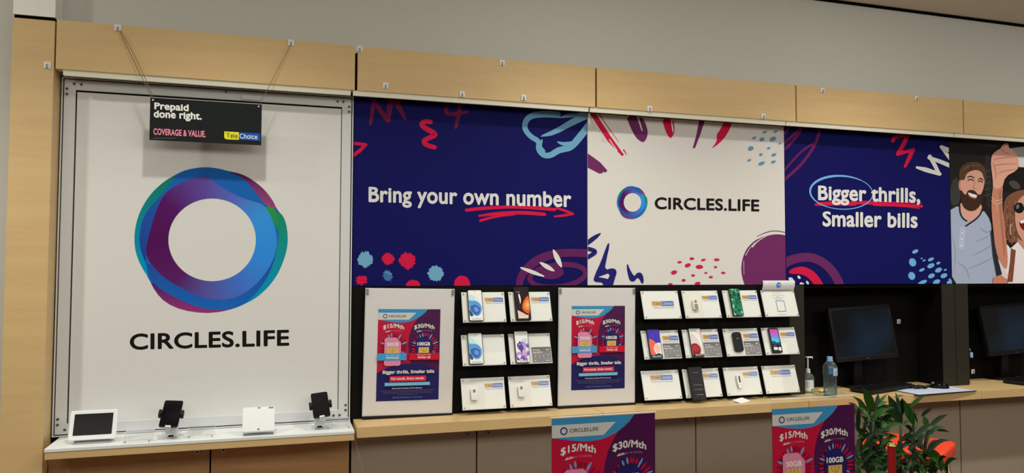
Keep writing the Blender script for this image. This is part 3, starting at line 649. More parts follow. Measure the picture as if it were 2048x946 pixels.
def hook_parts(r):
    MB().box(-.0135, .0135, -.0045, .0004, -.0145, .0145, 'tag', .0018).build('plate', r)
    MB().tube([(0, -.004, .004), (0, -.009, .001), (0, -.0125, -.004), (0, -.0125, -.009), (0, -.008, -.0115), (0, -.006, -.0085)], .0022, 'grey_plastic').build('hook', r)
h0 = None
for (px, l) in HK:
    y = YW if px[1] < 300 else .1903
    p = unproj(*px, y)
    if h0 is None:
        h0 = h = thing('adhesive_hook', l, 'hook', p, group='white adhesive hooks'); hook_parts(h)
    else: h = dup(h0, p, l)

# ================================================================== HANGING BLACK SIGN AND ITS CORDS
SY = -.132
c = [unproj(299.5, 195.5, SY), unproj(523, 208.5, SY), unproj(523, 290, SY), unproj(299.5, 280.5, SY)]
xa, xb, za, zb = (c[0].x+c[3].x)/2, (c[1].x+c[2].x)/2, (c[2].z+c[3].z)/2, (c[0].z+c[1].z)/2
r = thing('hanging_sign', 'black sign reading Prepaid done right, hung on cords over the large white sign', 'sign', ((xa+xb)/2, SY, za))
BLK = A(30, 32, 30)
b = MB(); b.box(xa, xb, SY, SY+.003, za, zb, 'print', .0006, col=BLK)
art = wall_art(b, SY, 290, 150, 6.308, (xa, xb, za, zb))
art.text('Prepaid', (118, 432), (551, 458), 86, A(240, 240, 232), .034, tall=True)
art.text('done right.', (110, 535), (716, 566), 90, A(240, 240, 232), .034, tall=True)
art.text('COVERAGE & VALUE.', (107, 752), (766, 786), 80, A(236, 130, 140), .03)
art.words(106, 390, 801, 8, A(92, 94, 90), 1)
art.poly([(1000, 712), (1184, 722), (1184, 818), (1030, 812), (1006, 800), (1000, 780)], A(236, 206, 36)); art.poly([(1184, 722), (1436, 734), (1452, 746), (1452, 832), (1184, 818)], A(24, 72, 150))
art.text('Tele', (1024, 788), (1170, 800), 56, A(40, 44, 60), .01, tall=True); art.text('Choice', (1194, 800), (1418, 812), 60, A(226, 222, 190), .01, tall=True)
b.build('sign_board', r, r.location)
for px in ((306, 200), (517.5, 213)):
    p = unproj(*px, SY); MB().cyl((p.x, SY-.0004, p.z), (p.x, SY-.0028, p.z), .004, .0035, 'steel', 12).build('eyelet', r, r.location)
def cord(name, a, bq, l, sag=0, r=r):
    b = MB(); pts = []
    for k in range(9):
        t = k/8; pts.append(a.lerp(bq, t)+Vector((sag*math.sin(math.pi*t), 0, -sag*.4*math.sin(math.pi*t))))
    return b.tube(pts, .0014, 'wire', 6).build('cord', r, r.location)
hy = YW-.0135
e1, e2 = unproj(305.5, 199, SY-.004), unproj(518, 212, SY-.004)
cord('hanging_cord', unproj(238, 61, hy), e1, 'thin tan cord from the left hook, straight to the black sign')
cord('hanging_cord', unproj(241, 61, hy)+Vector((0, -.001, 0)), e1+Vector((.004, -.001, .004)), 'second thin tan cord from the left hook, slightly slack', .008)
cord('hanging_cord', unproj(581, 90, hy), e2, 'thin tan cord from the right hook down to the black sign')

# ================================================================== OFFER POSTER DESIGN (width 1, height 1.434)
PB, PR, PP, PN = A(62, 142, 180), A(190, 20, 54), A(76, 22, 68), A(34, 30, 84)
def arc_text(a, body, u0, u1, v, cap, col, bold, bend): a.text(body, (u0, v), (u1, v), cap, col, bold, bend=bend, tall=False)
def offer_poster(a, fine=True):
    a.poly([(0, 0), (1, 0), (1, 1.434), (0, 1.434)], PP)
    a.poly([(0, .15), (.63, .15), (.58, .22), (.53, .32), (.5, .43), (.49, .54), (.495, .66), (.515, .78), (.545, .88), (.3, .95), (0, 1.02)], PR)
    a.poly([(0, 1.434), (0, 1.0), (.08, .955), (.2, .905), (.34, .87), (.48, .853), (.62, .853), (.76, .875), (.88, .925), (1, 1.0), (1, 1.434)], PN)
    a.poly([(0, 0), (.795, 0), (.75, .055), (.69, .105), (.62, .15), (.54, .185), (.46, .206), (.37, .213), (.28, .21), (.18, .197), (.09, .18), (0, .165)], PB)
    a.poly([(0, .056), (.61, .056), (.492, .166), (0, .166)], A(206, 201, 186))
    small_ring(a, .112, .111, .035, A(206, 201, 186)); a.text('CIRCLES.LIFE', (.168, .126), (.44, .126), .032, A(40, 38, 44), .012)
    W_ = A(228, 218, 206)
    arc_text(a, '$15/Mth', .082, .415, .325, .066, W_, .03, .032); arc_text(a, '$30/Mth', .578, .91, .325, .066, W_, .03, .032)
    for u, n in ((.12, '3'), (.617, '6')):
        a.text('$30 ' if n == '3' else '$50', (u+.012, .362), (u+.07, .352), .02, A(220, 200, 196), .01); a.stroke([(u+.004, .36), (u+.078, .346)], .008, A(226, 214, 206), 0)
        a.text('for %s months' % n, (u+.083, .352), (u+.255, .352), .021, A(206, 120, 126) if n == '3' else A(150, 110, 150), .004, bend=.006)
    for cu, cv, c1, c2 in ((.245, .60, A(112, 158, 190), A(146, 10, 52)), (.745, .60, A(104, 146, 190), A(186, 18, 52))):
        for deg, kind, r0, r1 in ((-112, 0, .155, .205), (-98, 0, .165, .215), (-88, 1, .17, .21), (-80, 1, .17, .21), (-70, 1, .17, .21), (-58, 0, .15, .23), (-44, 1, .15, .22), (-30, 1, .15, .235), (-20, 0, .15, .235), (-8, 1, .15, .225), (4, 1, .15, .22), (16, 1, .15, .21), (26, 0, .155, .19), (-128, 1, .155, .2), (-148, 1, .15, .2), (-158, 0, .14, .205), (-172, 1, .145, .2), (172, 1, .15, .2), (160, 1, .15, .21), (146, 0, .16, .2)):
            t = math.radians(deg); u_, v_ = math.cos(t), math.sin(t)*1.02
            a.stroke([(cu+u_*r0, cv+v_*r0), (cu+u_*(r0+r1)/2, cv+v_*(r0+r1)/2), (cu+u_*r1, cv+v_*r1)], [.012, .024, .012], c1 if kind == 0 else c2, 0)
    a.poly([(.108, .47), (.135, .445), (.29, .445), (.37, .525), (.37, .86), (.35, .885), (.135, .885), (.108, .86)], A(206, 128, 146))
    a.poly([(.612, .5), (.64, .445), (.79, .445), (.87, .52), (.87, .80), (.612, .80)], PN)
    for cu in (.24, .738):
        a.poly([(cu-.085, .60), (cu+.085, .60), (cu+.085, .70), (cu-.085, .70)], A(206, 168, 84))
        for q in ([(cu-.04, .602), (cu-.045, .65), (cu, .675)], [(cu+.04, .602), (cu+.045, .65), (cu, .675)], [(cu, .602), (cu, .66)]): a.stroke(q, .006, A(140, 96, 40), 1)
    a.text('50GB', (.145, .578), (.328, .578), .054, W_, .03); a.text('100GB', (.632, .575), (.838, .575), .056, W_, .034)
    a.poly([(0, .69), (.46, .69), (.46, .80), (0, .80)], PB); a.poly([(.505, .69), (.985, .69), (.985, .80), (.505, .80)], A(190, 14, 42))
    for cu, t in ((.24, 'MAMAA50'), (.745, 'MANGA 100')):
        a.text('Use promo code', (cu-.11, .726), (cu+.11, .726), .018, A(214, 206, 200), .008); a.text(t, (cu-.1, .776), (cu+.1, .776), .034, W_, .026)
    a.text('Bigger thrills, Smaller bills', (.09, 1.008), (.915, 1.008), .052, A(222, 214, 206), .022, tall=True)
    a.poly([(.2, 1.046), (.785, 1.046), (.785, 1.132), (.2, 1.132)], A(196, 34, 58)); a.text('Full month. Every month.', (.225, 1.105), (.755, 1.105), .038, W_, .018, tall=True)
    a.poly([(.125, 1.146), (.85, 1.146), (.85, 1.198), (.125, 1.198)], A(104, 164, 190)); a.text('No lock-in contracts. $0 to join, start now.', (.15, 1.184), (.83, 1.184), .024, A(150, 200, 214), .01)
    if fine:
        a.text('Powered by the Optus 4G Plus Network', (.245, 1.246), (.725, 1.246), .02, A(206, 202, 204), .014)
        for k, (u0, u1) in enumerate(((.06, .92), (.1, .88), (.11, .88), (.33, .64))):
            a.words(u0, u1, 1.275+k*.022, .006, A(92, 84, 106), k)
        a.text('30 Day Satisfaction Guarantee', (.255, 1.39), (.73, 1.39), .024, A(74, 112, 176), .01)
def poster_board(name, label, TL, TR, BR, BL, p0, p1):
    """clear A2 board leaning on the wall with an A3 print on white paper"""
    Y = -.021
    q = [unproj(*p, Y) for p in (TL, TR, BR, BL)]
    x0, x1, z0, z1 = (q[0].x+q[3].x)/2, (q[1].x+q[2].x)/2, .8825, (q[0].z+q[1].z)/2
    rl = math.atan2((q[0].x-q[3].x+q[1].x-q[2].x)/2, z1-z0); r = thing(name, label, 'poster board', ((x0+x1)/2, Y, z0), (0, rl, 0), group='poster boards on the counter')
    w_, h_ = (x1-x0)/2, z1-z0
    MB().box(-w_, w_, .001, .006, .010, h_, 'clear_edge', .0008).build('back_sheet', r)
    b = MB(); b.box(-w_+.004, w_-.004, -.0008, .0008, .012, h_-.003, 'paper', col=A(218, 209, 194)); b.build('white_paper', r)
    pc = [unproj(*p, Y) for p in p0]; pw = .2975
    mz = Matrix.Translation((-r.location.x, 0, -z0)); cx = sum(v.x for v in pc)/4-r.location.x; ct = (pc[0].z+pc[1].z)/2-z0; ph = ct-((pc[2].z+pc[3].z)/2-z0)
    b = MB(); b.box(cx-pw/2, cx+pw/2, -.0014, -.0009, ct-ph, ct, 'paper', col=PP)
    a = Art(b, lambda u, v, h: (u, -.0014-h, v), lambda p: (cx-pw/2+p[0]*pw, ct-p[1]*ph/1.434), (cx-pw/2, cx+pw/2, ct-ph, ct), 'paper', .00005)
    offer_poster(a); b.build('poster', r)
    MB().box(-w_, w_, -.0045, -.0028, .011, h_-.0005, 'clear').build('clear_sheet', r)
    MB().box(-w_-.001, w_+.001, -.010, .010, 0, .0105, 'black_plastic', .001).build('base_strip', r)
    for s in (-1, 1): MB().box(s*(w_-.009)-.005, s*(w_-.009)+.005, -.008, .007, h_-.03, h_-.003, 'grey_plastic', .001).build('clip', r)
    return r
poster_board('poster_board', 'clear board with the offer poster, left of the six card holders', (729, 577.4), (907.6, 576.5), (902.2, 830), (721.6, 841), [(755.2, 618.6), (881.3, 618), (874.3, 798.4), (747.2, 803.4)], None)
poster_board('poster_board', 'clear board with the offer poster, between the two sets of card holders', (1116.5, 575.7), (1269.8, 575.7), (1269, 808), (1114.8, 815), [(1142.6, 612), (1249.5, 611.6), (1247.6, 776), (1141.2, 781)], None)

# ---- two offer posters on floor stands in front of the counter
def floor_poster(label, TL, TR, over, mat_w=.0):
    Y = -.95
    a_, b_ = unproj(*TL, Y), unproj(*TR, Y); pw = b_.x-a_.x; ph = pw*1.434; zt = (a_.z+b_.z)/2
    r = thing('poster_stand', label, 'poster stand', ((a_.x+b_.x)/2, Y, 0), group='poster stands in front of the counter')
    x0, x1 = -pw/2, pw/2
    b = MB(); b.box(x0, x1, -.001, .001, zt-ph, zt, 'glossy_print', col=PP)
    art = Art(b, lambda u, v, h: (u, -.001-h, v), lambda p: (x0+p[0]*pw, zt-p[1]*pw), (x0, x1, zt-ph, zt), 'glossy_print', .00005)
    offer_poster(art, False); b.build('poster', r)
    for nm, y0, y1 in (('front_sheet', -.006, -.003), ('rear_sheet', .0025, .0055)): MB().box(x0-.004, x1+.004, y0, y1, zt-ph-.01, zt+over, 'clear').build(nm, r)
    MB().box(x0-.0045, x1+.0045, -.006, .0055, zt+over+.0002, zt+over+.0018, 'clear_edge', .0004).build('top_edge', r)
    MB().cyl((0, .016, .012), (0, .016, zt-.1), .0098, .0098, 'steel').build('pole', r)
    MB().box(-.17, .17, -.15, .19, 0, .012, 'steel', .003).build('base_plate', r)
floor_poster('offer poster on a stand in front of the counter, below the second poster board', (1103.5, 838), (1309.5, 826), .004)
floor_poster('offer poster on a stand in front of the counter, left of the green plants', (1544, 820), (1708, 807.5), .038)

# ================================================================== CARD HOLDERS, PHONES AND SMALL DEVICES
PAP = A(222, 218, 206)
TILT = -math.atan2(.047, .1445); HL = .152; HW = .218
ct_, st_ = math.cos(TILT), math.sin(TILT)
def on_holder(base, x, out, v):
    """point at x, distance out from the sheet and height v along the leaning sheet"""
    return Vector(base)+Matrix.Rotation(TILT, 3, 'X') @ Vector((x, -out, v))
def logo_tc(a, u0, u1, v0, v1):
    m = u0+(u1-u0)*.44
    a.poly([(u0, v0), (m, v0), (m, v1), (u0+.004, v1), (u0, v1-.003)], A(206, 156, 84)); a.poly([(m, v0), (u1-.003, v0), (u1, v0+.003), (u1, v1), (m, v1)], A(66, 92, 158))
    h = v1-v0
    a.text('Tele', (u0+(m-u0)*.12, v1-h*.25), (m-(m-u0)*.06, v1-h*.25), h*.58, A(96, 84, 88), .008, tall=True); a.text('Choice', (m+(u1-m)*.05, v1-h*.25), (u1-(u1-m)*.08, v1-h*.25), h*.58, A(200, 206, 214), .008, tall=True)
    a.text('PREMIUM DEALER', (u0+(u1-u0)*.05, v1+h*.42), (u1, v1+h*.42), h*.22, A(126, 144, 190), .012)
def spec_card(a, u0, u1, v0, v1, lines):
    a.poly([(u0, v0), (u1, v0), (u1, v1), (u0, v1)], A(104, 98, 92)); w_, h_ = u1-u0, v1-v0; L = A(220, 216, 208)
    for k, t in enumerate(lines): a.text(t, (u0+w_*.06, v0+h_*(.22+.17*k)), (u0+w_*(.42+.12*k), v0+h_*(.22+.17*k)), h_*.1, L, .02)
    a.words(u0+w_*.74, u0+w_*.92, v0+h_*.2, h_*.05, L, 2)
    for f in (.47, .75): a.stroke([(u0+w_*.05, v0+h_*f), (u1-w_*.05, v0+h_*f)], .0008, A(180, 176, 168), 0)
    for k in range(4): a.ell(u0+w_*(.16+.22*k), v0+h_*.57, .004, .003, A(170, 166, 158)); a.stroke([(u0+w_*(.1+.22*k), v0+h_*.67), (u0+w_*(.22+.22*k), v0+h_*.67)], .0014, A(160, 156, 148), 0)
    a.stroke([(u0+w_*.08, v0+h_*.87), (u0+w_*.2, v0+h_*.87)], .0024, L, 0); a.stroke([(u0+w_*.7, v0+h_*.87), (u0+w_*.92, v0+h_*.87)], .0024, L, 0)
def holder(kind, base, label, group):
    r = thing('card_holder', label, 'card holder', base, (TILT, 0, 0), group=group)
    MB().box(-HW/2, HW/2, .0008, .0035, 0, HL, 'clear_edge', .0006).build('back_sheet', r)
    b = MB(); b.box(-HW/2+.003, HW/2-.003, -.0008, .0007, .003, HL-.003, 'paper', col=PAP)
    a = Art(b, lambda u, v, h: (u, -.0008-h, v), lambda p: (-HW/2+p[0], HL-p[1]), None, 'paper', .00005)
    W = HW
    if kind != 'centre' and kind != 'centre_high' and kind != 'sheet':
        a.poly([(W*.5, .003), (W-.004, .003), (W-.004, HL-.003), (W*.5, HL-.003)], A(226, 224, 216)); a.stroke([(W*.5, .003), (W*.5, HL-.003)], .0009, A(170, 164, 150), 0)
        a.poly([(.004, .003), (W*.5, .003), (W*.5, HL-.003), (.004, HL-.003)], A(216, 208, 188))
    if kind == 'logo': logo_tc(a, W*.53, W*.96, HL*.19, HL*.33)
    if kind == 'logo_spec': logo_tc(a, W*.55, W*.97, HL*.2, HL*.36); spec_card(a, W*.53, W*.985, HL*.47, HL*.965, ('Samsung', 'Galaxy A32 5G'))
    if kind == 'spec': spec_card(a, W*.52, W*.985, HL*.46, HL*.97, ('Samsung', 'Galaxy S20+ 5G'))
    if kind == 'centre': logo_tc(a, W*.25, W*.84, HL*.37, HL*.55)
    if kind == 'centre_high': logo_tc(a, W*.22, W*.82, HL*.17, HL*.34)
    if kind == 'sheet':
        T = A(90, 88, 92); a.words(W*.35, W*.6, .017, .0022, A(80, 120, 160), 3)
        for k, (f0, f1) in enumerate(((.29, .66), (.42, .53), (.31, .65), (.37, .58))): a.stroke([(W*f0, .03+k*.0075), (W*f1, .03+k*.0075)], .0014, T if k != 0 else A(150, 90, 90), 0)
        a.stroke([(W*.4, HL-.012), (W*.62, HL-.012)], .0016, T, 0)
        u0, u1, v0, v1 = W*.39, W*.63, .062, .122
        for p_, q_ in (((u0, v0), (u1, v0)), ((u1, v0), (u1, v1)), ((u1, v1), (u0, v1)), ((u0, v1), (u0, v0))): a.stroke([p_, q_], .003, A(60, 100, 160), 0)
    b.build('insert_card', r)
    MB().box(-HW/2, HW/2, -.0045, -.0028, 0, HL, 'clear').build('cover_sheet', r)
    for sx in (-1, 1):
        for v in (.010, HL-.010): MB().cyl((sx*(HW/2-.010), -.0046, v), (sx*(HW/2-.010), -.0062, v), .0035, .003, 'grey_plastic', 12).build('pin', r)
    for sx in (-1, 1):      # bracket reaching back to the board
        yb = -base[1]-.0005; R_ = Matrix.Rotation(-TILT, 3, 'X')
        w0 = R_ @ Vector((0, yb, .012)); MB().tube([(sx*.06, .0036, .020), (sx*.06, w0.y, w0.z+.004)], .003, 'rubber').build('bracket', r)
    return r
XL = {'a': [.6305, .870], 'b': [1.5955, 1.8375, 2.0865, 2.330]}
ZB = {1: 1.326, 2: 1.118, 3: .908}
HY = -.067
HN = {
 'a11': ('logo', 'clear tilted card holder behind the tall blue swirl phone, top left of the left board'),
 'a12': ('logo', 'clear tilted card holder behind the black and orange phone'),
 'a21': ('blank', 'clear tilted card holder with an empty right half, behind the lower blue swirl phone'),
 'a22': ('spec', 'clear tilted card holder with a grey spec card, behind the lavender flower phone'),
 'a31': ('logo', 'clear tilted card holder at bottom left of the left board, holding a white dongle'),
 'a32': ('logo', 'clear tilted card holder at bottom right of the left board, holding a white dongle'),
 'b11': ('centre', 'clear card holder with only a large centred logo card, top left of the right board'),
 'b12': ('logo', 'clear card holder behind the ivory flip phone, top row of the right board'),
 'b13': ('logo', 'clear card holder behind the green phone, top row of the right board'),
 'b14': ('sheet', 'clear card holder with the white folded notice sheet, top right of the right board'),
 'b21': ('logo_spec', 'clear card holder with a grey spec card behind the blue and orange phone'),
 'b22': ('logo_spec', 'clear card holder with a grey spec card behind the beige and dark red phone'),
 'b23': ('logo_spec', 'clear card holder with a grey spec card behind the small black keypad phone'),
 'b24': ('logo', 'clear card holder behind the phone with a pink and blue screen'),
 'b31': ('centre_high', 'clear card holder with only a logo card, bottom left of the right board'),
 'b32': ('logo', 'clear card holder behind the tall black phone box, bottom row'),
 'b33': ('logo', 'clear card holder behind the small white device with a black bar, bottom row'),
 'b34': ('centre_high', 'clear card holder with only a logo card, bottom right of the right board')}
BASE = {}
for k, (kind, l) in HN.items():
    base = (XL[k[0]][int(k[2])-1], HY, ZB[int(k[1])]); BASE[k] = base
    holder(kind, base, l, 'card holders on the left board' if k[0] == 'a' else 'card holders on the right board')
def phone(key, name, label, u, v, w_, h_, draw, t=.008, cat='phone', r_=.008, body='black_plastic', bz=.003):
    r = thing(name, label, cat, on_holder(BASE[key], -HW/2+u, .0064, v), (TILT, 0, 0), group='dummy phones on the card holders')
    MB().slab(w_, h_, t, r_, body, cz=h_/2).build('body', r)
    b = MB(); sw, sh = w_-2*bz, h_-2*bz
    b.slab(sw, sh, .0006, max(r_-bz, .001), 'glossy_print', Matrix.Translation((0, -t+.0002, 0)), bev=0, cz=h_/2)
    for f in b.bm.faces:
        for lp in f.loops: lp[b.ink] = draw[0]
    a = Art(b, lambda x, y, h: (x, -t-.0004-h, y), lambda p: (-sw/2+p[0]*sw, bz+sh-p[1]*sh), (-sw/2+.0006, sw/2-.0006, bz+.0006, bz+sh-.0006), 'glossy_print', .00005)
    draw[1](a); b.build('screen', r); return r
def swirl(a):
    a.poly([(0, .12), (.35, .16), (.55, .3), (.5, .4), (.15, .42), (0, .4)], A(176, 206, 224), 1)
    a.poly([(0, .3), (.22, .36), (.5, .34), (.8, .42), (.95, .56), (.92, .7), (.75, .84), (.4, .86), (.15, .7), (0, .6)], A(82, 140, 186), 1)
    a.poly([(.05, .55), (.35, .48), (.6, .5), (.82, .58), (.8, .72), (.62, .82), (.36, .8), (.15, .68)], A(52, 92, 150), 1); a.poly([(.35, .56), (.6, .56), (.74, .66), (.6, .74), (.4, .7)], A(96, 140, 190), 1)
    a.poly([(0, .62), (.12, .68), (.3, .82), (.2, .88), (0, .84)], A(22, 76, 104), 1); a.stroke([(.5, .2), (.7, .3), (.9, .44)], [.02, .06, .02], A(190, 214, 228), 1)
    a.words(.16, .84, .962, .016, A(70, 100, 118), 9); a.ell(.5, .03, .03, .012, A(30, 40, 50))
def orange(a):
    a.poly([(.55, .45), (.8, .3), (1, .24), (1, .82), (.7, .8), (.42, .66)], A(214, 84, 34), 1); a.poly([(.62, .5), (.85, .38), (1, .36), (1, .7), (.75, .7), (.58, .62)], A(244, 130, 56), 1); a.poly([(.72, .52), (.95, .46), (.95, .6), (.8, .62)], A(252, 176, 92), 1)
    a.poly([(.1, .7), (.45, .78), (.75, .86), (.86, .84), (.82, .96), (.12, .96)], A(204, 184, 158)); a.stroke([(.3, .24), (.36, .36), (.34, .5)], [.1, .12, .02], A(222, 222, 220), 1)
    a.words(.1, .4, .15, .02, A(150, 142, 138), 8); a.words(.2, .86, .925, .018, A(236, 228, 220), 7)
def flower(a):
    rn = random.Random(3)
    for k in range(46):
        x, y = rn.random(), .34+.6*rn.random()**.8; c_ = rn.choice([(92, 74, 146), (122, 96, 172), (176, 130, 186), (62, 52, 116), (204, 150, 190), (150, 150, 205), (214, 206, 220)])
        a.splat(x, y, .1+.1*rn.random(), .045+.04*rn.random(), A(*c_), k, .4, 18)
    a.splat(.72, .3, .22, .09, A(188, 190, 216), 77, .3); a.splat(.4, .52, .25, .1, A(78, 62, 134), 78, .3); a.text('Galaxy S20+', (.14, .96), (.9, .96), .05, A(232, 226, 230), .02)
def bluered(a):
    a.poly([(0, .32), (.3, .34), (.6, .46), (.75, .66), (.62, .9), (0, .92)], A(236, 92, 66), 1); a.ell(.84, .68, .5, .22, A(226, 206, 190)); a.ell(.66, .66, .26, .15, A(244, 176, 150)); a.poly([(0, .9), (.4, .88), (.7, .82), (1, .88), (1, 1), (0, 1)], A(16, 62, 50))
    a.ell(.42, .22, .1, .04, A(76, 66, 164)); a.text('Galaxy A52 5G', (.16, .955), (.9, .955), .042, A(220, 220, 210), .02)
def beigered(a):
    a.poly([(0, 0), (1, 0), (1, .2), (.6, .16), (0, .1)], A(146, 164, 148), 1); a.poly([(.6, .05), (.85, .04), (1, .1), (1, .32), (.8, .24)], A(226, 184, 156), 1); a.poly([(0, .14), (.3, .18), (.7, .4), (.9, .7), (.88, .9), (1, .95), (1, .3), (.6, .1)], A(226, 212, 204), 1)
    a.ell(.3, .74, .48, .22, A(132, 18, 26)); a.ell(.36, .7, .3, .12, A(164, 36, 38)); a.poly([(0, .92), (1, .9), (1, 1), (0, 1)], A(20, 14, 16)); a.text('Galaxy A12', (.22, .955), (.95, .955), .046, A(226, 220, 214), .02)
def green(a):
    rn = random.Random(9)
    for k in range(50):
        a.splat(rn.random(), rn.random(), .1+.12*rn.random(), .03+.05*rn.random(), A(*rn.choice([(18, 84, 56), (40, 130, 88), (92, 160, 118), (150, 190, 160), (12, 60, 44), (60, 112, 60)])), k, .45, 16)
    a.stroke([(.02, .44), (.98, .41)], .012, A(16, 70, 50), 0)
def keypad(a): a.words(.34, .66, .33, .03, A(150, 146, 140), 6); a.stroke([(.1, .5), (.9, .5)], .006, A(44, 42, 42), 0); a.ell(.5, .14, .08, .03, A(40, 38, 40))
def pinkcyan(a):
    for k, c_ in enumerate(((196, 66, 142), (188, 74, 156), (168, 92, 176), (140, 110, 190), (104, 132, 200), (70, 156, 204), (62, 168, 206))): a.poly([(.0, .02+k*.08), (1, .02+k*.08), (1, .11+k*.08), (0, .11+k*.08)], A(*c_))
    a.poly([(0, .4), (.2, .44), (.35, .38), (.55, .48), (.75, .42), (1, .54), (1, .66), (.6, .7), (0, .6)], A(74, 178, 204)); a.poly([(0, .56), (.3, .52), (.55, .6), (1, .58), (1, 1), (0, 1)], A(36, 70, 92)); a.poly([(0, .66), (1, .7), (1, 1), (0, 1)], A(26, 26, 32))
    a.poly([(.08, .8), (.56, .8), (.56, .92), (.08, .92)], A(214, 212, 204)); a.ell(.84, .88, .2, .085, A(232, 230, 224)); a.stroke([(.14, .74), (.4, .74)], .012, A(170, 170, 170), 0)  # pale block, and a white round patch at the lower right
def blackbox(a):
    a.words(.28, .66, .18, .014, A(124, 118, 118), 2); a.stroke([(.08, .36), (.92, .36)], .004, A(60, 54, 56), 0)
    for k, y in enumerate((.56, .7)):
        a.ell(.24, y-.01, .03, .014, A(130, 126, 126)); a.words(.34, .8, y-.012, .010, A(120, 116, 114), k); a.words(.34, .9, y+.012, .009, A(104, 100, 100), k+5)
    a.words(.42, .8, .86, .013, A(160, 156, 152), 4); a.ell(.34, .853, .04, .013, A(150, 146, 142))
phone('a11', 'smartphone', 'phone with a white and blue swirl screen, top left on the left board', .064, .004, .073, .156, (A(224, 234, 238), swirl))
phone('a12', 'smartphone', 'tall black phone with an orange glow on its screen', .064, .003, .078, .170, (A(38, 24, 28), orange))
phone('a21', 'smartphone', 'phone with a white and blue swirl screen, beside the empty white card', .066, .005, .073, .154, (A(214, 226, 232), swirl))
phone('a22', 'smartphone', 'phone with lavender flower petals on its pale screen', .062, .003, .073, .160, (A(224, 222, 226), flower))
phone('b13', 'smartphone', 'phone with mottled green foliage on its screen', .066, .005, .066, .154, (A(34, 116, 80), green), body='leaf_dark')
phone('b21', 'smartphone', 'phone with a deep blue screen, orange disc and pale disc', .064, -.001, .073, .158, (A(62, 48, 148), bluered))
phone('b22', 'smartphone', 'phone with a beige screen and dark red disc', .068, -.001, .073, .158, (A(206, 190, 176), beigered))
phone('b23', 'keypad_phone', 'small plain black phone with rounded ends, beside a grey spec card', .074, .022, .056, .108, (A(22, 21, 22), keypad), r_=.016, bz=.006)
phone('b24', 'smartphone', 'black phone with a pink to blue mountain screen and white round patch', .068, .008, .064, .140, (A(30, 28, 34), pinkcyan), bz=.006)
phone('b32', 'phone_box', 'tall black phone box with small grey print', .064, -.014, .079, .172, (A(26, 24, 25), blackbox), t=.02, cat='box', r_=.004, bz=.001)
def small_dev(key, label, u, v, cream=False):
    m = 'pink' if cream else 'offwhite'
    r = thing('usb_dongle', label, 'dongle', on_holder(BASE[key], -HW/2+u, .0064, v), (TILT, 0, 0), group='small dongles on the card holders')
    MB().slab(.032, .058, .011, .009, m, cz=.029, bev=.003).build('body', r)
    MB().slab(.013, .016, .0018, .003, 'grey_plastic', Matrix.Translation((0, -.0108, 0)), bev=.0005, cz=.046).build('button', r)
    MB().slab(.020, .028, .0012, .004, 'grey_plastic' if cream else 'tag', Matrix.Translation((0, -.0108, 0)), bev=.0004, cz=.018).build('face_plate', r)
small_dev('a31', 'white rounded dongle on the bottom left holder of the left board', .059, .042)
small_dev('a32', 'white rounded dongle on the bottom right holder of the left board', .059, .046)
small_dev('b12', 'ivory coloured rounded gadget on the top row of the right board', .064, .042, True)
r = thing('usb_modem', 'small white device with a black bar, bottom row of the right board', 'modem', on_holder(BASE['b33'], -HW/2+.078, .0064, .05), (TILT, 0, 0))
MB().slab(.022, .056, .009, .004, 'offwhite', cz=.03, bev=.002).build('body', r)
MB().slab(.007, .034, .0015, .001, 'black_plastic', Matrix.Translation((.003, -.0088, 0)), bev=.0003, cz=.034).build('dark_bar', r)
MB().box(-.008, .008, -.007, -.002, -.012, .0025, 'steel', .0006).build('plug', r)
# folded top of the notice sheet
bp = on_holder(BASE['b14'], 0, 0, HL)
r = thing('notice_header', 'white curled paper flap with a round blue logo above the notice', 'paper', bp+Vector((-.002, -.004, .001)))
b = MB(); n = 10
for i in range(n):
    def q(t, x): return (x, -.006-.012*math.sin(t*2.2), .053*t)
    t0, t1 = i/n, (i+1)/n
    for e, s in ((0, 1), (.0006, -1)):
        pts = [q(t0, -.104), q(t0, .104), q(t1, .104), q(t1, -.104)]; pts = [(x, y+e, z) for x, y, z in pts]; b.face(pts if s > 0 else pts[::-1], 'paper', A(212, 208, 198), True)
def onflap(u, v, h): t = v/.053; return (u, -.006-.012*math.sin(t*2.2)-h, v)
a = Art(b, onflap, None, None, 'paper', .0002)
a.ell(-.002, .028, .0155, .0155, A(44, 116, 186)); a.stroke([(-.009, .032), (-.006, .024), (0, .026), (.004, .034)], .003, A(220, 222, 220), 1); a.stroke([(.001, .024), (.006, .026), (.008, .033)], .003, A(220, 222, 220), 1)
b.build('flap', r)
# ================================================================== ON THE WHITE SHELF
SZ = .8768
# smart display
xl, xr = unproj(135, 886, -.165).x, unproj(232, 882, -.165).x
r = thing('tablet_display', 'white framed tablet with a black screen leaning at the left end of the white shelf', 'tablet', ((xl+xr)/2, -.155, SZ), (0, 0, 0))
tl = Matrix.Translation((0, -.008, .012)) @ Matrix.Rotation(math.radians(-21), 4, 'X'); tw = xr-xl; th = .120
MB().slab(tw, th, .010, .010, 'offwhite', tl, bev=.003, cz=th/2).build('casing', r)
MB().slab(tw-.034, th-.034, .0008, .002, 'black_glass', tl @ Matrix.Translation((0, -.0098, 0)), bev=0, cz=th/2+.002).build('screen', r)
b = MB(); pr = [(-.018, 0), (.060, 0), (.030, .052), (.0075, .052), (-.0035, .0135)]; hw = tw/2-.022
for i in range(5):
    p, q = pr[i], pr[(i+1) % 5]; b.face([(-hw, *p), (-hw, *q), (hw, *q), (hw, *p)], 'grey_plastic')
b.face([(-hw, *p) for p in pr[::-1]], 'grey_plastic'); b.face([(hw, *p) for p in pr], 'grey_plastic'); b.build('stand', r)
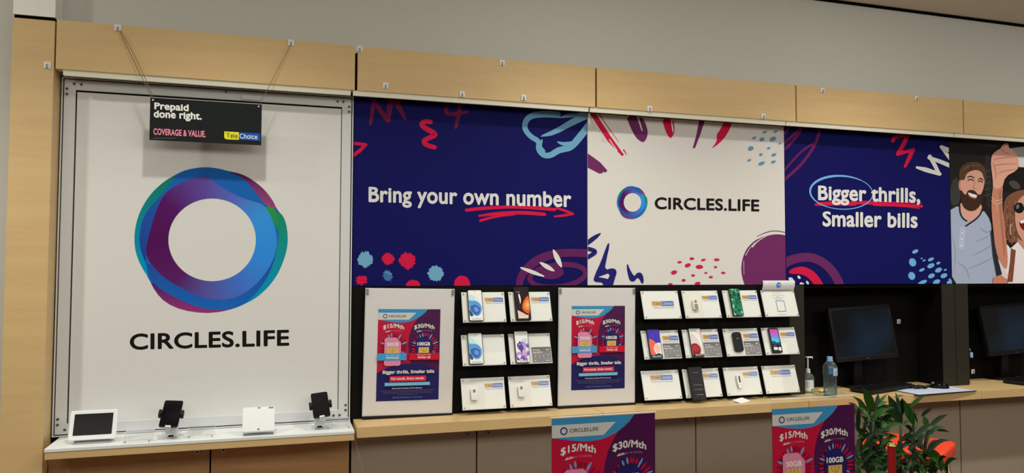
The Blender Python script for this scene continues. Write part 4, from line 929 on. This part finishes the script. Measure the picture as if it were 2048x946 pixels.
# clear sloped label holders
def label_block(x, y, label, w_=.108):
    r = thing('label_holder', label, 'label holder', (x, y, SZ), group='clear label holders on the white shelf')
    t_ = Matrix.Translation((0, 0, .006)) @ Matrix.Rotation(math.radians(20), 4, 'X')
    MB().box(-w_/2, w_/2, 0, .075, 0, .005, 'clear', .0006, mx=t_).box(-w_/2, w_/2, .0742, .0752, -.0002, .0052, 'clear_edge', mx=t_).box(-w_/2, -w_/2+.0012, 0, .075, -.0002, .0052, 'clear_edge', mx=t_).box(w_/2-.0012, w_/2, 0, .075, -.0002, .0052, 'clear_edge', mx=t_).build('sloped_plate', r)
    b = MB(); b.box(-w_/2, w_/2, -.004, .001, 0, .012, 'clear').box(-w_/2, w_/2, -.0046, -.004, 0, .0015, 'clear_edge').box(-w_/2, w_/2, -.0046, -.004, .0105, .012, 'clear_edge'); b.build('front_lip', r)
    MB().box(-w_/2+.01, w_/2-.01, .064, .066, 0, .026, 'clear').build('back_leg', r)
    for s in (-1, 1): MB().cyl((s*(w_/2-.010), -.0047, .006), (s*(w_/2-.010), -.006, .006), .003, .003, 'grey_plastic', 10).build('stud', r)
label_block(-.866, -.208, 'clear sloped label holder beside the tablet display')
label_block(-.630, -.182, 'clear sloped label holder between the left clamped phone and the white square device')
label_block(-.066, -.170, 'clear sloped label holder at the right end of the white shelf')
# phones in clamps
def clamped(xb, yb, centre, roll, lean, lab1, lab2):
    r = thing('phone_clamp_stand', lab1, 'phone stand', (xb, yb, SZ), group='phone clamp stands on the white shelf')
    MB().box(-.036, .036, -.036, .036, 0, .0045, 'clear', .001).build('base_plate', r)
    MB().box(-.023, .023, -.020, .016, .0048, .052, 'alu', .004).box(-.010, .010, -.0212, -.0195, .006, .012, 'gap').build('post', r)
    c = Vector(centre)-Vector((xb, yb, SZ))
    R_ = Matrix.Translation(c) @ Matrix.Rotation(math.radians(roll), 4, 'Y') @ Matrix.Rotation(math.radians(-lean), 4, 'X')
    MB().cyl((0, .008, .05), R_ @ Vector((0, .012, 0)), .010, .008, 'rubber').box(-.03, .03, .001, .012, -.03, .03, 'rubber', .003, mx=R_).build('arm', r)
    for s in (-1, 1):
        MB().box(s*.0435-.0055, s*.0435+.0055, -.014, .010, -.014, .016, 'rubber', .003, mx=R_).box(min(s*.028, s*.044), max(s*.028, s*.044), .002, .010, -.010, .012, 'rubber', .001, mx=R_).box(s*.0385-.004, s*.0385+.004, -.0145, -.0092, -.010, .010, 'rubber', .001, mx=R_).build('clamp_jaw', r)
    MB().box(-.011, .011, -.016, .010, -.086, -.0765, 'tag', .002, mx=R_).build('rest_tab', r)
    p = thing('smartphone', lab2, 'phone', centre, R_.to_euler(), group='dark phones in the clamp stands')
    MB().slab(.0735, .152, .008, .009, 'black_plastic').build('body', p)
    MB().slab(.0690, .1475, .0006, .007, 'black_glass', Matrix.Translation((0, -.0079, 0)), bev=0).build('screen', p)
def clamp_px(pxc, yb, bpx, roll, lean, l1, l2):
    c = unproj(*pxc, yb); clamped(unproj(*bpx, yb).x, yb, c, roll, lean, l1, l2)
clamp_px((342.5, 829), -.135, (343, 866), 4.5, 56, 'white post with a black clamp, left of the two phone stands', 'dark phone in the left clamp stand, between two clear label holders')
clamp_px((641, 811), -.12, (639, 848), -6, 56, 'white post with a black clamp, right of the two phone stands', 'dark phone in the right clamp stand near the end of the white shelf')
# white square device
xl, xr = unproj(484, 873, -.2).x, unproj(549, 870, -.2).x
r = thing('card_reader', 'white square device with small dark marks leaning between the two clamped phones', 'device', ((xl+xr)/2, -.197, SZ), (0, 0, 0))
tl = Matrix.Translation((0, 0, .009)) @ Matrix.Rotation(math.radians(-33), 4, 'X'); w_ = xr-xl
MB().slab(w_, .112, .014, .006, 'offwhite', tl, bev=.003, cz=.056).build('casing', r)
MB().box(-.006, .006, -.0148, -.0138, .104, .1095, 'grey_plastic', mx=tl).build('top_mark', r)
MB().box(w_/2-.026, w_/2-.006, -.0148, -.0138, .102, .1095, 'grey_plastic', .0004, mx=tl).build('corner_mark', r)
MB().box(-.004, .004, -.0148, -.0138, .008, .0125, 'gap', mx=tl).build('bottom_mark', r)
b = MB(); b.box(-w_/2+.006, w_/2-.006, .050, .054, 0, .056, 'alu').box(-w_/2+.006, w_/2-.006, .012, .054, 0, .004, 'alu').box(-w_/2+.004, w_/2-.004, -.006, .016, 0, .0045, 'grey_plastic', .001); b.build('stand', r)

# ================================================================== ON THE MAPLE COUNTER
CZ_ = .8822
r = thing('leaflet', 'white folded leaflet lying under the holder of the white device with a black bar', 'leaflet', (2.03, -.105, CZ_), (0, 0, .5))
b = MB(); b.box(-.055, .055, -.03, .03, 0, .0008, 'paper', col=PAP); M_ = Matrix.Translation((0, -.03, .001)) @ Matrix.Rotation(math.radians(14), 4, 'X'); b.box(-.055, .055, 0, .05, 0, .0006, 'paper', mx=M_, col=PAP); b.build('folded_sheet', r)
# sanitiser
r = thing('hand_sanitizer', 'clear pump bottle of teal hand gel behind the edge of the dark side panel', 'bottle', (2.585, .052, CZ_))
hb = unproj(1620, 745, .05).z-CZ_; ht = unproj(1620, 713, .05).z-CZ_
MB().lathe([(.001, .001), (.031, .001), (.034, .006), (.034, hb*.75), (.030, hb*.86), (.016, hb*.97), (.013, hb)], 'sani').build('bottle', r)
MB().lathe([(.001, .003), (.0315, .003), (.032, .008), (.032, hb*.58), (.001, hb*.58)], 'gel').build('gel', r)
b = MB(); b.lathe([(.0345, hb*.10), (.0345, hb*.66)], 'label_blue', a0=195, a1=288, col=A(212, 214, 208)); b.lathe([(.0347, hb*.12), (.0347, hb*.2)], 'label_blue', a0=262, a1=280, col=A(60, 70, 80))
for k in range(8): b.lathe([(.0347, hb*(.26+.045*k)), (.0347, hb*(.275+.045*k))], 'label_blue', a0=215, a1=232+9*(k % 3), col=A(120, 130, 136))
b.build('label', r)
MB().cyl((0, 0, hb), (0, 0, hb+.022), .014, .012, 'tag', 20).cyl((0, 0, hb+.022), (0, 0, ht-.008), .0045, .0045, 'tag', 12).box(-.012, .030, -.009, .009, ht-.008, ht, 'tag', .003).cyl((.026, 0, ht-.004), (.034, 0, ht-.012), .004, .003, 'tag', 10).build('pump', r)
# water bottle
bz = unproj(1660, 713, -.104).z-CZ_
r = thing('water_bottle', 'clear blue water bottle standing at the front of the counter beside the pump bottle', 'bottle', (2.607, -.104, CZ_))
H_ = bz; k = .0385
MB().lathe([(.001, .004), (.022, .002), (.030, .001), (.0335, .006), (k*.93, .02), (k*.93, .04), (k*.90, H_*.42), (k*.94, H_*.5), (k, H_*.58), (k*.965, H_*.60), (k, H_*.62), (k*.965, H_*.645), (k, H_*.665), (k*.965, H_*.69), (k, H_*.71), (k*.99, H_*.74), (k*.88, H_*.80), (k*.6, H_*.86), (.013, H_*.885), (.0125, H_*.895)], 'bottle').build('bottle', r)
MB().lathe([(.001, .005), (.030, .004), (k*.89, .02), (k*.87, .04), (k*.87, .072), (.001, .072)], 'bottle').build('water', r)
MB().cyl((0, 0, H_*.885), (0, 0, H_*.90), .0175, .0175, 'cap_blue', 24).cyl((0, 0, H_*.902), (0, 0, H_), .0155, .0145, 'cap_blue', 24).build('cap', r)
b = MB(); b.lathe([(k*1.012, H_*.535), (k*1.02, H_*.735)], 'label_blue', a0=255, a1=420, col=A(120, 164, 204)); b.lathe([(k*1.03, H_*.55), (k*1.03, H_*.70)], 'label_blue', a0=262, a1=292, col=A(214, 220, 226))
for q in range(9): b.lathe([(k*1.04, H_*(.565+.0135*q)), (k*1.04, H_*(.571+.0135*q))], 'label_blue', a0=266, a1=286, col=A(40, 40, 50))
b.build('label', r)
r = MB()
rn = random.Random(4); bm_ = bmesh.new(); bmesh.ops.create_icosphere(bm_, subdivisions=2, radius=.022)
for v in bm_.verts: v.co = Vector((v.co.x*1.5, v.co.y, v.co.z*.45+.010))*(1+.35*(rn.random()-.5)); v.co.z = max(v.co.z, .0)
r.merge(bm_, 'tissue'); tag(r.build('crumpled_paper', origin=(0, 0, 0)), 'crumpled pale yellow paper between the pump bottle and the water bottle', 'paper').location = (2.668, .03, CZ_)
# computers
def monitor(x, label, d=0):
    r = thing('computer_monitor', label, 'monitor', (x, .135, CZ_), group='black monitors in the alcoves')
    R_ = Matrix.Translation((0, -.088, .172)) @ Matrix.Rotation(math.radians(-2.7), 4, 'Y') @ Matrix.Rotation(math.radians(-9), 4, 'X')
    W_, H_ = .448, .318; b = MB()
    b.box(-W_/2, W_/2, 0, .028, 0, H_, 'black_plastic', .006, mx=R_)
    for x0, x1, z0, z1 in ((-W_/2, W_/2, 0, .026), (-W_/2, W_/2, H_-.018, H_), (-W_/2, -W_/2+.017, .026, H_-.018), (W_/2-.017, W_/2, .026, H_-.018)): b.box(x0, x1, -.004, .001, z0, z1, 'black_plastic', .0015, mx=R_)
    b.build('casing', r)
    b = MB(); b.box(-W_/2+.0172, W_/2-.0172, -.0012, .0002, .0262, H_-.0182, 'screen', mx=R_); b.build('screen', r)
    MB().box(-.005, .005, -.0052, -.0038, .008, .011, 'led', mx=R_).build('power_light', r)
    MB().box(-.03, .03, -.010, .012, .008, .3, 'black_plastic', .004).build('neck', r)
    MB().box(-.095, .095, -.044, .048, 0, .012, 'black_plastic', .004).build('base', r)
    return r
monitor(3.005, 'black monitor in the first alcove behind the water bottle and plants')
x2 = unproj(1966, 612, .1).x+.224-.02
monitor(x2, 'black monitor with a bluish screen in the second alcove at the right edge')
def keyboard(x, y, rz, label):
    r = thing('keyboard', label, 'keyboard', (x, y, CZ_+.0022), (0, -.0095, rz), group='black keyboards in front of the monitors')
    MB().box(-.22, .22, -.07, .07, .0055, .020, 'rubber', .003).build('body', r)
    b = MB()
    for i in range(5):
        for j in range(15): b.box(-.205+j*.0275, -.181+j*.0275, -.058+i*.0232, -.0385+i*.0232, .0201, .0255, 'black_plastic')
    b.build('keys', r)
    for sx in (-1, 1):
        for sy in (-1, 1): MB().box(sx*.20-.008, sx*.20+.008, sy*.058-.006, sy*.058+.006, 0, .0056, 'rubber').build('foot', r)
keyboard(3.058, -.008, math.radians(16), 'black keyboard turned at an angle under the first monitor')
keyboard(3.058+x2-3.005, -.008, math.radians(16), 'black keyboard under the second monitor at the right edge')
def mat_(x, label):
    r = thing('desk_mat', label, 'desk mat', (x, 0, CZ_), (0, 0, math.radians(3)), group='grey desk mats on the counter')
    MB().box(-.225, .225, -.205, .03, 0, .003, 'rubber', .001).build('backing', r)
    MB().box(-.219, .219, -.199, .024, .0031, .0036, 'mat_grey').build('surface', r)
M['mat_grey'] = mat('grey_mat_top', (186, 190, 196), .6)
MX = 3.322; mat_(MX, 'pale grey desk mat with black edge holding a black mouse'); mat_(MX+x2-3.005+.02, 'pale grey desk mat at the right edge under the second keyboard')
r = thing('computer_mouse', 'glossy black mouse on the pale grey desk mat', 'mouse', (3.425, -.055, CZ_+.0038), (0, 0, .9))
bm_ = bmesh.new(); bmesh.ops.create_uvsphere(bm_, u_segments=24, v_segments=14, radius=1)
for v in bm_.verts: v.co = Vector((v.co.x*.030, v.co.y*.055, max(0, v.co.z)*.034*(1-.25*v.co.y)))
b = MB(); b.merge(bm_, 'black_glass', smooth=True); b.build('shell', r); MB().cyl((-.003, .03, .026), (.003, .03, .026), .008, .008, 'grey_plastic', 14).build('wheel', r)
pts = [Vector((3.30+.055*math.cos(t*.55)+.012*math.sin(t), -.03+.030*math.sin(t*.55)-.006*math.cos(t*1.3), CZ_+.0075+.0022*(t % 5))) for t in range(0, 34)]
r = thing('cable_bundle', 'tangled black cable lying on the desk mat beside the mouse', 'cable', (3.30, -.03, CZ_))
MB().tube(pts, .0034, 'black_plastic', 8).build('cable', r, r.location)
MB().cyl((3.365, -.03, CZ_+.014), (3.395, -.012, CZ_+.012), .008, .006, 'steel', 14).build('plug', r, r.location)
r = thing('hanging_tag', 'small pale blue tag on the side of the dark post between the alcoves', 'tag', (3.7252, -.001, 1.075))
MB().tube([(.001, 0, .03), (.004, -.003, .018), (.007, -.004, .008)], .0016, 'steel', 6).build('chain', r)
MB().slab(.018, .034, .008, .007, 'cap_blue', Matrix.Translation((.010, -.001, -.010)), bev=.002).build('fob', r)

# ================================================================== STOOL AND PLANTS IN FRONT OF THE COUNTER
r = thing('stool', 'red vinyl stool with chrome legs standing behind the green plants', 'stool', (2.74, -.50, 0), (0, 0, math.radians(33)))
bm_ = bmesh.new(); bmesh.ops.create_grid(bm_, x_segments=14, y_segments=14, size=.195)
ret = bmesh.ops.extrude_face_region(bm_, geom=list(bm_.faces)); top = [v for v in ret['geom'] if isinstance(v, bmesh.types.BMVert)]
for v in top: v.co.z += .062+.018*(1-(v.co.x/.195)**2)*(1-(v.co.y/.195)**2)
for v in bm_.verts:
    n_ = (abs(v.co.x/.195)**8+abs(v.co.y/.195)**8)**(1/8)
    if n_ > 1: v.co.x /= n_; v.co.y /= n_
bmesh.ops.recalc_face_normals(bm_, faces=bm_.faces)
bmesh.ops.bevel(bm_, geom=[e for e in bm_.edges if len(e.link_faces) == 2 and e.calc_face_angle() > .9], offset=.014, segments=3, affect='EDGES', profile=.5)
b = MB(); b.merge(bm_, 'red_vinyl', Matrix.Translation((0, 0, .648)), smooth=True); b.build('seat', r)
MB().box(-.165, .165, -.165, .165, .625, .6475, 'black_plastic', .004).build('seat_pan', r)
for sx in (-1, 1):
    for sy in (-1, 1): MB().tube([(sx*.150, sy*.150, .626), (sx*.165, sy*.165, .3), (sx*.185, sy*.185, .0)], .013, 'chrome', 14).build('leg', r)
for q0, q1 in (((-1, -1), (1, -1)), ((1, -1), (1, 1)), ((1, 1), (-1, 1)), ((-1, 1), (-1, -1))):
    MB().tube([(q0[0]*.172, q0[1]*.172, .22), (q1[0]*.172, q1[1]*.172, .22)], .008, 'chrome', 10).build('foot_rail', r)

PRN = random.Random(21)
def blade(b, base, tip, wd, m, sag=.15, face=None):
    base, tip = Vector(base), Vector(tip); d = tip-base; L = d.length
    view = (CP-base).normalized() if face is None else face
    view = (view+Vector((PRN.uniform(-.5, .5), PRN.uniform(-.3, .3), PRN.uniform(-.1, .6)))).normalized()
    side = d.cross(view).normalized(); nrm = side.cross(d).normalized(); N = 7; mi = b.mi(m); rows = []
    for i in range(N+1):
        t = i/N; c = base+d*t+Vector((0, 0, L*sag*math.sin(math.pi*t)))
        h = wd/2*(math.sin(math.pi*min(1, t*.92+.08))**.75)*(1-t**3*.6) if i < N else .0004
        if i == 0: h = wd*.10
        rows.append([b.bm.verts.new(c-side*h+nrm*h*.25), b.bm.verts.new(c), b.bm.verts.new(c+side*h+nrm*h*.25)])
    for p, q in zip(rows, rows[1:]):
        for k in (0, 1):
            f = b.bm.faces.new((p[k], p[k+1], q[k+1], q[k])); f.material_index = mi; f.smooth = True
def plant(label, xc, yc, clumps):
    S = 5.374
    P = lambda u, v, y: unproj(1690+u/S, 770+v/S, y)
    root = thing('potted_plant', label, 'plant', (xc, yc, 0), group='potted plants in front of the counter'); O = root.location
    MB().lathe([(.001, .002), (.105, .002), (.112, .01), (.14, .30), (.148, .305), (.148, .335), (.134, .335), (.13, .31)], 'pot', n=36).build('pot', root)
    MB().lathe([(.001, .318), (.07, .316), (.130, .305)], 'soil', n=30).build('soil', root)
    for (seed, xo, stems, leaves, fill) in clumps:
      PRN.seed(seed); b = MB(); k = 0
      for (u0, v0, u1, v1) in stems:
          y = yc+PRN.uniform(-.04, .04); top = P(u1, v1, y); mid = P(u0, v0, y); k += 1
          bot = Vector((xc+xo+PRN.uniform(-.05, .05), yc+PRN.uniform(-.05, .05), .312))
          s_ = MB(); s_.tube([bot, bot.lerp(mid, .6)+Vector((0, 0, .03)), mid, mid.lerp(top, .5), top], [.009, .009, .008, .007, .005], 'stem', 8); s_.build('stem', root, O)
          for q in range(9):      # leaves up the cane
              t = q/9; c = bot.lerp(mid, .35+.65*t) if q < 6 else mid.lerp(top, (q-6)/3)
              a = PRN.uniform(-1.8, 1.8) if xo < 0 else PRN.uniform(0, 6.28); l = PRN.uniform(.07, .14); rr = Vector((math.cos(a)*l, math.sin(a)*l*.7, PRN.uniform(-.01, .07)))
              blade(b, c, c+rr, PRN.uniform(.016, .026), PRN.choice(('leaf', 'leaf_dark', 'leaf_dark')), .2)
      for (u0, v0, u1, v1, w_) in leaves:
          y = yc+PRN.uniform(-.03, .03); p0, p1 = P(u0, v0, y), P(u1, v1, y+PRN.uniform(-.05, .05))
          blade(b, p0, p1, w_/S/1500*3.2, 'leaf' if PRN.random() < .62 else 'leaf_dark', .06)
      for (u0, u1, v0, v1, n) in fill:
          for _ in range(n):
              u, v = PRN.uniform(u0, u1), PRN.uniform(v0, v1); y = yc+PRN.uniform(-.09, .09); p0 = P(u, v, y); a = PRN.uniform(-1.8, 1.8) if xo < 0 else PRN.uniform(0, 6.28); l = PRN.uniform(.06, .13)
              blade(b, p0, p0+Vector((math.cos(a)*l, math.sin(a)*l*.7, PRN.uniform(-.04, .08))), PRN.uniform(.014, .026), PRN.choice(('leaf', 'leaf_dark')), .18)
      b.build('foliage', root, O)
PY = -.88
PX1, PX2 = unproj(1740, 946, PY).x, unproj(1815, 946, PY).x
plant('leafy green plant with long pointed blades, in front of the red stool', (PX1+PX2)/2, PY,
  [(31, -.06,
      [(270, 600, 290, 285), (300, 900, 330, 300), (170, 700, 230, 320), (390, 640, 395, 330)],
      [(300, 300, 190, 25, 110), (335, 250, 360, 88, 50), (330, 255, 458, 92, 40), (240, 275, 78, 120, 55), (350, 235, 460, 178, 42), (140, 490, 152, 225, 52), (230, 300, 135, 185, 48), (400, 345, 372, 235, 40), (300, 300, 300, 150, 60),
       (440, 400, 528, 386, 30), (345, 578, 500, 528, 54), (140, 480, 262, 522, 40), (200, 560, 125, 552, 40), (290, 420, 180, 410, 46), (300, 480, 430, 395, 46), (260, 520, 160, 610, 40), (320, 560, 440, 640, 44), (280, 640, 130, 760, 50), (300, 640, 420, 780, 50), (240, 400, 170, 330, 40), (330, 380, 400, 470, 40)],
      [(130, 460, 620, 946, 46), (170, 430, 320, 620, 16), (120, 480, 900, 1300, 26)]),
   (57, .06,
      [(600, 946, 598, 430), (740, 800, 735, 420), (850, 780, 885, 450), (560, 900, 580, 600)],
      [(600, 440, 462, 105, 120), (600, 310, 543, 80, 44), (610, 330, 612, 140, 64), (740, 430, 612, 140, 92), (690, 250, 868, 112, 50), (560, 375, 380, 205, 66), (530, 135, 650, 118, 22), (780, 410, 733, 265, 40), (820, 340, 950, 245, 52),
       (900, 455, 1110, 315, 52), (880, 460, 848, 330, 66), (890, 540, 990, 482, 40), (980, 486, 1125, 506, 34), (720, 490, 635, 428, 54), (630, 425, 692, 368, 34), (740, 520, 640, 560, 46), (860, 560, 960, 470, 46), (730, 400, 800, 300, 54), (700, 500, 790, 420, 50), (880, 640, 975, 690, 50), (840, 480, 760, 560, 40)],
      [(590, 1090, 800, 946, 34), (640, 920, 430, 760, 16), (560, 1050, 940, 1300, 26)])])
q0, q1 = unproj(1783, 892, -1.06), unproj(1783, 886, -1.06)
r = thing('decorative_post', 'red post with a gold rim rising between the two green plants', 'post', (q0.x, -1.06, 0))
MB().cyl((0, 0, .012), (0, 0, q0.z), .016, .016, 'red_ribbon', 20).build('shaft', r)
b = MB()
for k, rad in enumerate((.018, .0165, .0145)): b.tube([(rad*math.cos(t*.3142), rad*math.sin(t*.3142), q0.z+.002+k*.0035) for t in range(21)], .0024, 'gold', 8)
b.build('gold_rim', r); MB().cyl((0, 0, 0), (0, 0, .012), .03, .028, 'gold', 28).build('foot', r)
